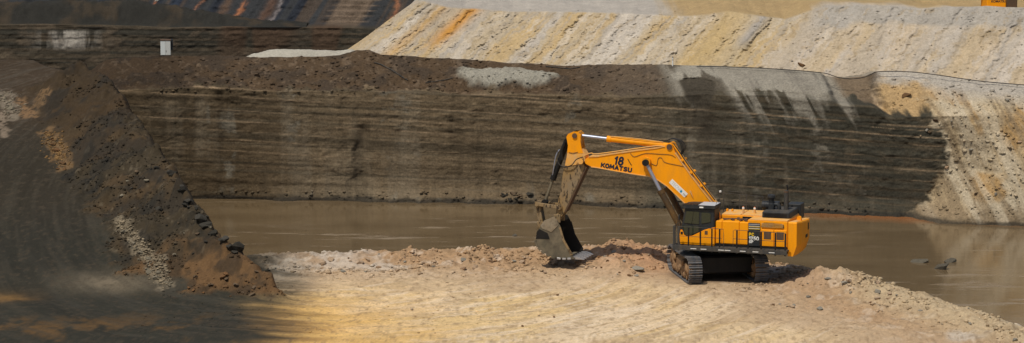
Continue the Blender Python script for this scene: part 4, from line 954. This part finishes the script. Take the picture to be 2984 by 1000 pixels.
# ================================================================== SMALLER THINGS
from mathutils.bvhtree import BVHTree
bpy.context.view_layer.update()
dg = bpy.context.evaluated_depsgraph_get()
BV = {n: BVHTree.FromObject(bpy.data.objects[n], dg) for n in ('ground', 'cliff', 'spoil_slope')}
def hit(px, py, names=('ground', 'cliff', 'spoil_slope')):     # where the sight line through a pixel meets the terrain
    o = Vector((0, 0, CAM_H)); d = Vector(ray(px, py)).normalized(); best = None
    for n in names:
        r = BV[n].ray_cast(o, d)
        if r[0] is not None and (best is None or r[3] < best[3]): best = r
    return best
def rock_mat(name, c0, c1, c2):
    m, nt, b = new_mat(name); M[name] = m
    oi = nt.nodes.new('ShaderNodeObjectInfo')
    c = mixrgb(nt, oi.outputs['Random'], c0, c1)
    n = noise(nt, 9, 6, .65); c = mixrgb(nt, ramp(nt, n, [(.4, (0, 0, 0)), (.72, (1, 1, 1))]), c, c2)
    nt.links.new(c, b.inputs['Base Color']); b.inputs['Roughness'].default_value = .95; b.inputs['Specular IOR Level'].default_value = .15
    bump(nt, b, noise(nt, 14, 6, .7), .6, .04)
rock_mat('rock_tan', (.34, .22, .13), (.46, .36, .25), (.22, .14, .085))
rock_mat('rock_pale', (.26, .225, .16), (.16, .14, .10), (.12, .10, .07))
rock_mat('rock_dark', (.035, .032, .025), (.075, .068, .055), (.02, .018, .014))
rock_mat('rock_orange', (.20, .10, .04), (.13, .075, .035), (.07, .045, .025))
rock_mat('rock_brown', (.12, .082, .05), (.17, .125, .08), (.08, .055, .034))
rock_mat('rock_wet', (.13, .115, .085), (.085, .075, .058), (.05, .044, .034))
rock_mat('rock_grey', (.24, .22, .18), (.32, .29, .23), (.13, .115, .09))
def hull(seed, squash=(1, 1, .75)):
    r = random.Random(seed); bm = bmesh.new()
    for k in range(16):
        v_ = Vector((r.gauss(0, 1), r.gauss(0, 1), r.gauss(0, 1))).normalized() * r.uniform(.8, 1.1)
        bm.verts.new((v_.x * squash[0], v_.y * squash[1], v_.z * squash[2]))
    res = bmesh.ops.convex_hull(bm, input=bm.verts)
    bmesh.ops.delete(bm, geom=[g for g in res['geom_interior'] if isinstance(g, bmesh.types.BMVert)], context='VERTS')
    loose = [v_ for v_ in bm.verts if not v_.link_faces]; bmesh.ops.delete(bm, geom=loose, context='VERTS')
    bmesh.ops.recalc_face_normals(bm, faces=bm.faces)
    return bm
ROCKS = {}
def rock_mesh(k, mat):
    if (k, mat) not in ROCKS:
        me = bpy.data.meshes.new('rock'); bm = hull(500 + k); bm.to_mesh(me); bm.free(); me.materials.append(M[mat]); ROCKS[(k, mat)] = me
    return ROCKS[(k, mat)]
rr0 = random.Random(99)
def put_rock(p, s, mat, label, group=None, name='rock', cat='rock', flat=1.0):
    o = bpy.data.objects.new(name, rock_mesh(rr0.randrange(10), mat)); COL.objects.link(o)
    o.location = (p[0], p[1], p[2] + s * .22 * flat); o.scale = (s * rr0.uniform(.8, 1.35), s * rr0.uniform(.8, 1.2), s * rr0.uniform(.65, 1.0) * flat)
    o.rotation_euler = (rr0.uniform(-.4, .4), rr0.uniform(-.4, .4), rr0.uniform(0, 6.28))
    tag(o, label, cat, group); return o
def spray(pix_fn, n, smin, smax, mats, label, group, names=('ground',), name='rock'):
    k = 0; tries = 0
    while k < n and tries < n * 4:
        tries += 1; px, py = pix_fn(); h = hit(px, py, names)
        if h is None or h[0].z < .1: continue
        s = smin + (smax - smin) * rr0.random() ** 2.2
        put_rock(h[0], s, rr0.choice(mats), label, group, name); k += 1
U_ = rr0.uniform; G_ = rr0.gauss
def along(pts, w):
    def f():
        t = rr0.random() * (len(pts) - 1); i = int(t); u = t - i
        a, b = pts[i], pts[i + 1]; return a[0] + (b[0] - a[0]) * u + G_(0, w), a[1] + (b[1] - a[1]) * u + G_(0, w * .6)
    return f
spray(lambda: (U_(880, 1600), U_(742, 800)), 30, .09, .26, ['rock_tan', 'rock_tan', 'rock_grey'], 'tan stone in the broken bank left of the bucket', 'stones in the bank left of the bucket')
spray(lambda: (U_(1690, 1920), U_(735, 808)), 24, .09, .28, ['rock_tan', 'rock_orange', 'rock_grey'], 'reddish lump on the dug mound between bucket and tracks', 'lumps on the dug mound')
spray(lambda: (U_(2230, 2560), U_(812, 905)), 20, .08, .24, ['rock_tan', 'rock_grey'], 'tan lump on the mound behind the right track', 'lumps on the mound by the right track')
spray(along([(2500, 850), (2700, 905), (2984, 975)], 22), 16, .07, .20, ['rock_tan', 'rock_grey'], 'small stone along the edge above the water at lower right', 'stones along the lower right edge')
spray(along([(345, 660), (400, 730), (440, 790), (490, 832)], 8), 40, .08, .24, ['rock_pale'], 'pale rock in the spill along the foot of the dark ridge', 'pale rocks at the foot of the ridge')
spray(along([(480, 480), (540, 570), (600, 650), (690, 740)], 12), 26, .14, .45, ['rock_dark'], 'dark block on the crest of the spoil ridge', 'dark blocks on the ridge crest')
spray(lambda: (U_(530, 760), U_(790, 866)), 26, .08, .24, ['rock_orange', 'rock_orange', 'rock_brown'], 'orange brown clod at the toe of the spoil ridge', 'clods at the ridge toe')
spray(lambda: (U_(330, 620), U_(480, 760)), 26, .07, .22, ['rock_dark', 'rock_dark', 'rock_brown', 'rock_pale'], 'loose stone on the camera side of the dark ridge', 'loose stones on the ridge flank')
spray(along([(140, 385), (165, 440), (195, 495)], 10), 16, .10, .26, ['rock_orange'], 'ochre rock in the spill high on the left ramp', 'ochre rocks on the left ramp')
spray(along([(0, 275), (40, 330)], 10), 8, .12, .3, ['rock_pale'], 'pale rock at the left picture edge', 'pale rocks at the left edge')
spray(lambda: (U_(560, 1100), U_(175, 265)), 16, .08, .24, ['rock_brown'], 'brown stone on the soil slope above the cliff', 'stones on the soil slope', ('cliff',))
spray(lambda: (U_(2700, 2980), U_(290, 590)), 18, .09, .26, ['rock_grey', 'rock_tan', 'rock_brown'], 'stone in the slumped fan at the right end of the cliff', 'stones in the slumped fan', ('cliff',))
spray(lambda: (U_(1380, 1560), U_(562, 590)), 12, .10, .30, ['rock_brown', 'rock_dark'], 'fallen block at the foot of the cliff behind the bucket', 'fallen blocks at the cliff foot', ('cliff',))
spray(lambda: (U_(1050, 1900), U_(860, 985)), 6, .05, .13, ['rock_tan', 'rock_orange'], 'small stone on the pale sand in the foreground', 'stones on the pale sand')
h = hit(1860, 790, ('ground',)); put_rock(h[0], .42, 'rock_grey', 'largest tan boulder lying left of the near track', cat='rock')
h = hit(2250 + 30, 868, ('ground',)); 
h = hit(2640, 279, ('cliff',)); put_rock(h[0], .42, 'rock_orange', 'flat brown slab sticking out of the ochre top of the cliff', cat='rock', flat=.45)
h = hit(2335, 192, ('spoil_slope',)); put_rock(h[0], .30, 'rock_orange', 'single rusty brown rock at the foot of the pale slope', cat='rock')
for (px, py, s, fl, lb) in ((2682, 764, .62, .42, 'low flat rock awash in the water, leftmost of the three at right'), (2768, 764, .42, .6, 'grey rock in the water, rightmost of the three at right'), (2752, 784, .50, .85, 'dark rock in the water, nearest the camera of the three at right'), (1500, 688, .26, .6, 'small rock alone in the water left of the bucket')):
    p = at_z(px, py, 0.0); put_rock((p[0], p[1], .0), s, 'rock_wet', lb, flat=fl)

# ---- rubble too small to pick apart
def rubble(name, n, sampler, smin, smax, cols, seed, label, cat='rubble', power=3.0):
    r = np.random.default_rng(seed)
    P, C_ = sampler(r, n)
    base = hull(900 + seed); base.verts.ensure_lookup_table()
    bv = np.array([v_.co[:] for v_ in base.verts]); bmesh.ops.triangulate(base, faces=base.faces); bf = np.array([[v_.index for v_ in f_.verts] for f_ in base.faces]); base.free()
    n = len(P); s = smin + (smax - smin) * r.random(n) ** power
    a = r.random(n) * 6.283; ca, sa = np.cos(a), np.sin(a)
    sc = np.stack([s * r.uniform(.7, 1.4, n), s * r.uniform(.7, 1.3, n), s * r.uniform(.5, 1.0, n)], 1)
    V_ = bv[None] * sc[:, None] * r.uniform(.8, 1.2, (n, len(bv), 1))
    V2 = np.stack([V_[..., 0] * ca[:, None] - V_[..., 1] * sa[:, None], V_[..., 0] * sa[:, None] + V_[..., 1] * ca[:, None], V_[..., 2]], -1)
    V2 = V2 + P[:, None] + np.array([0, 0, .15]) * s[:, None, None]
    F2 = (bf[None] + (np.arange(n) * len(bv))[:, None, None]).reshape(-1, 3)
    me = bpy.data.meshes.new(name); co = V2.reshape(-1, 3)
    me.vertices.add(len(co)); me.vertices.foreach_set('co', co.astype(np.float32).ravel())
    me.loops.add(F2.size); me.loops.foreach_set('vertex_index', F2.astype(np.int32).ravel())
    me.polygons.add(len(F2)); me.polygons.foreach_set('loop_start', np.arange(0, F2.size, 3, dtype=np.int32)); me.polygons.foreach_set('loop_total', np.full(len(F2), 3, np.int32))
    at_ = me.attributes.new('Col', 'FLOAT_COLOR', 'POINT')
    tint = r.uniform(.72, 1.22, (n, 1)); cc = np.clip(C_ * tint, .008, .8)
    at_.data.foreach_set('color', np.concatenate([np.repeat(cc, len(bv), 0), np.ones((len(co), 1))], 1).astype(np.float32).ravel())
    me.update(calc_edges=True); me.materials.append(M['soil'])
    o = bpy.data.objects.new(name, me); COL.objects.link(o); tag(o, label, cat, kind='stuff'); return o
def s_ground(x0, x1, y0, y1, dens):
    def f(r, n):
        x = r.uniform(x0, x1, n * 3); y = r.uniform(y0, y1, n * 3)
        z, rel, sd2, sh = ground_height(x[None], y[None]); z, rel, sd2, sh = z[0], rel[0], sd2[0], sh[0]
        w = dens(x, y, z, rel, sd2, sh) * (z > .05)
        ok = r.random(n * 3) < w
        x, y, z, rel, sd2, sh = [q_[ok][:n] for q_ in (x, y, z, rel, sd2, sh)]
        c = ground_colour(x[None], y[None], z[None], rel[None], sd2[None], sh[None])[0]
        return np.stack([x, y, z], 1), c
    return f
clump = lambda x, y, s: np.clip((fbm(x * .5, y * .4, 4, s) - .38) * 4, 0, 1)
keep_out = lambda x, y: sst(2.6, 3.6, np.hypot((x - EXC[0]) / 1.3, y - EXC[1]))
rubble('bank_rubble', 7000, s_ground(-15, 24, 163, 180, lambda x, y, z, rel, sd2, sh: np.clip(1.25 - sh / 8, 0, 1) * clump(x, y, 911) * (rel < 0) * keep_out(x, y)), .035, .20, None, 1, 'scattered small stones in the broken bank along the water')
rubble('edge_rubble', 3500, s_ground(14, 29, 148, 174, lambda x, y, z, rel, sd2, sh: np.clip(1.2 - sh / 5, 0, 1) * clump(x, y, 913)), .03, .16, None, 2, 'scattered small stones on the right bank')
rubble('ridge_rubble', 11000, s_ground(-32, -9, 158, 205, lambda x, y, z, rel, sd2, sh: (rel > .0) * clump(x, y, 915) * .9), .025, .15, None, 3, 'small broken stones over the dark spoil ridge')
rubble('sand_clods', 1500, s_ground(-20, 22, 150, 168, lambda x, y, z, rel, sd2, sh: clump(x * 1.5, y, 917) ** 2 * (rel < 0)), .02, .085, None, 4, 'small clods on the pale sand')
def s_mesh(ob, px0, px1, py0, py1, floor=0, zmax=99):
    def f(r, n):
        P, K = [], []
        me = bpy.data.objects[ob].data; at_ = me.attributes['Col'].data
        for _ in range(n):
            h_ = hit(r.uniform(px0, px1), r.uniform(py0, py1), (ob,))
            if h_ is None or h_[0].z < .15: continue
            c_ = at_[me.polygons[h_[2]].vertices[0]].color[:3]
            if sum(c_) < floor or h_[0].z > zmax: continue
            P.append(h_[0][:]); K.append(at_[me.polygons[h_[2]].vertices[0]].color[:3])
        return np.array(P), np.array(K)
    return f
rubble('fan_rubble', 800, s_mesh('cliff', 2600, 2984, 230, 630, .5), .04, .19, None, 5, 'small stones in the slumped fan')
rubble('soil_rubble', 1400, s_mesh('cliff', 450, 1950, 150, 275), .035, .16, None, 6, 'small stones on the brown soil slope')
rubble('slope_rubble', 1500, s_mesh('spoil_slope', 1050, 2984, 30, 240), .03, .10, None, 7, 'small lumps on the pale spoil slope')
rubble('foot_rubble', 900, s_mesh('cliff', 600, 2600, 555, 640, 0, .7), .04, .18, None, 8, 'small debris along the foot of the cliff')

def s_spill(p0, p1, w, col):
    def f(r, n):
        t_ = r.random(n); x = p0[0] + (p1[0] - p0[0]) * t_ + r.normal(0, w, n); y = p0[1] + (p1[1] - p0[1]) * t_ + r.normal(0, w * 1.6, n)
        z = ground_height(x[None], y[None])[0][0]; return np.stack([x, y, z], 1), np.tile(np.array(col), (n, 1))
    return f
for k_, (p_, q_, n_, w_, col_, lb_) in enumerate(((gp(345, 665), gp(400, 735), 380, .15, (.235, .19, .125), 'small pale stones of the upper spill'), (gp(400, 735), gp(485, 830), 560, .20, (.235, .19, .125), 'small pale stones of the lower spill'),
        (gp(140, 390), gp(190, 490), 320, .35, (.21, .125, .05), 'small ochre stones on the left ramp'), (gp(5, 265), gp(35, 330), 220, .5, (.22, .185, .13), 'small pale stones at the left edge'))):
    rubble('spill_rubble', n_, s_spill(p_, q_, w_, col_), .03, .15, None, 20 + k_, lb_)
# ---- cable along the crest, hoses on the soil slope
def lay(pix, names, lift=.05, r=.035, name='cable', mat='rubber', label='', cat='cable'):
    P = []
    for a, b in zip(pix[:-1], pix[1:]):
        for k in range(4):
            u = k / 4; h_ = hit(a[0] + (b[0] - a[0]) * u, a[1] + (b[1] - a[1]) * u, names)
            if h_ is not None: P.append(Vector(h_[0]) + Vector((0, -.02, lift)))
    o = mesh_obj(name, path(P, r, 6, smooth=2), mat); return tag(o, label, cat)
def hang(pix, off, r, name, mat, label, cat):
    P = [at_y(px, py, foot(np.array([(px - 1492) / FPX * 205]))[0] + of) for (px, py), of in zip(pix, off)]
    return tag(mesh_obj(name, path(P, r, 6, smooth=6), mat), label, cat)
cabl = [(2030, 194), (2120, 195), (2220, 199), (2330, 206), (2400, 213), (2425, 220), (2445, 226), (2480, 230), (2515, 226), (2540, 216), (2560, 209), (2640, 209), (2720, 217), (2860, 237), (2990, 248)]
hang(cabl, [4.4] * 4 + [4.3, 4.1, 4.0, 3.9, 4.0, 4.1, 4.3] + [4.4] * 4, .03, 'power_cable', 'rubber', 'black cable running along the crest of the cliff at right', 'cable')
lay([(1090, 184), (1110, 190), (1140, 205), (1165, 222), (1195, 240)], ('cliff',), .06, .04, 'hose', 'deck', 'thin hose lying on the brown slope above the cliff', 'hose')
lay([(1240, 243), (1290, 236), (1330, 226)], ('cliff',), .05, .03, 'hose', 'deck', 'short hose beside the grey patch on the slope', 'hose')
lay([(1590, 195), (1660, 202), (1700, 196)], ('cliff',), .05, .03, 'hose', 'deck', 'hose end lying right of the grey patch on the slope', 'hose')

# ---- marker post
h = hit(1960, 192, ('cliff',)); p = h[0]
bm = tube((0, 0, -.2), (0, 0, .40), .045, n=10); bm = tube((0, 0, .44), (0, 0, .60), .045, n=10, bm=bm)
po = mesh_obj('marker_post', bm, 'white'); po.location = p; tag(po, 'thin white marker post on the cliff crest before the ochre slope', 'post')
mesh_obj('band', tube((0, 0, .40), (0, 0, .44), .047, n=10), 'black', po); mesh_obj('post_cap', tube((0, 0, .60), (0, 0, .645), .055, n=10), 'rust', po)

# ---- white cabinet
h = hit(482, 162, ('cliff', 'ground')); p = h[0]
cb_ = bpy.data.objects.new('cabinet', None); COL.objects.link(cb_); cb_.location = (p[0], p[1] + .25, p[2] - .04); cb_.rotation_euler = (0, 0, math.radians(4))
tag(cb_, 'white two-door electrical cabinet standing alone on the brown bench', 'cabinet')
mesh_obj('body', box(-.36, .36, -.25, .3, .06, 1.12, .01), 'cabinet_cream', cb_)
for x0, x1, mt_ in ((-.36, -.02, 'cabinet'), (-.01, .36, 'cabinet_cream')):
    d_ = mesh_obj('door', box(x0, x1, -.285, -.252, .08, 1.08, .008), mt_, cb_)
mesh_obj('handle', box(.03, .055, -.31, -.285, .30, .42, .004), 'black', cb_)
mesh_obj('roof', box(-.39, .39, -.31, .33, 1.12, 1.18, .01), 'rust', cb_)
mesh_obj('plinth', box(-.34, .34, -.23, .28, -.12, .06, .005), 'deck', cb_)
mesh_obj('side_box', box(.37, .52, -.1, .25, .4, 1.2, .01), 'dark', cb_)

# ---- distant machine above the right slope
fm_ = bpy.data.objects.new('loading_machine', None); COL.objects.link(fm_); zg = 9.95; fm_.location = (39.6, 237.0, zg); fm_.rotation_euler = (0, 0, math.radians(6))
tag(fm_, 'distant yellow machine showing just above the right spoil slope', 'machine')
mesh_obj('hood', box(-1.05, .55, -1.0, 1.0, 1.05, 2.6, .08), 'yellow_clean', fm_)
mesh_obj('rear_frame', box(.56, 1.5, -.9, .9, 1.0, 1.9, .05), 'rust', fm_)
mesh_obj('cab', box(.62, 1.5, -.6, .7, 1.9, 3.3, .06), 'dark', fm_)
for y_ in (-1.05, 1.05):
    mesh_obj('track', poly_prism([(-1.3, .25), (-1.0, 0), (1.4, 0), (1.7, .3), (1.5, .8), (-1.1, .8)], y_ - .25, y_ + .25, .05), 'black', fm_)
mesh_obj('boom', path([(-.9, 0, 2.4), (-2.6, 0, 4.6), (-4.2, 0, 3.6)], .2, 8, smooth=0), 'yellow_clean', fm_)
text('maker_lettering', 'KOMATSU', (-.72, -1.006, 1.62), 0, .26, 'lettering', fm_, .008, normal='camera')
# ---- white sheet by the coal heap
p = at_y(462, 6, 233.0)
bm = bmesh.new(); r_ = random.Random(3)
gv = [[bm.verts.new((i * .12 - .3, j * .25, .12 * math.sin(i * 1.3 + j) + .10 * i)) for j in range(4)] for i in range(6)]
for i in range(5):
    for j in range(3): bm.faces.new((gv[i][j], gv[i + 1][j], gv[i + 1][j + 1], gv[i][j + 1]))
bmesh.ops.solidify(bm, geom=bm.faces[:], thickness=.02)
ws = mesh_obj('plastic_sheet', bm, 'white'); ws.location = p; tag(ws, 'crumpled white sheet on top of the coal heap', 'sheet')
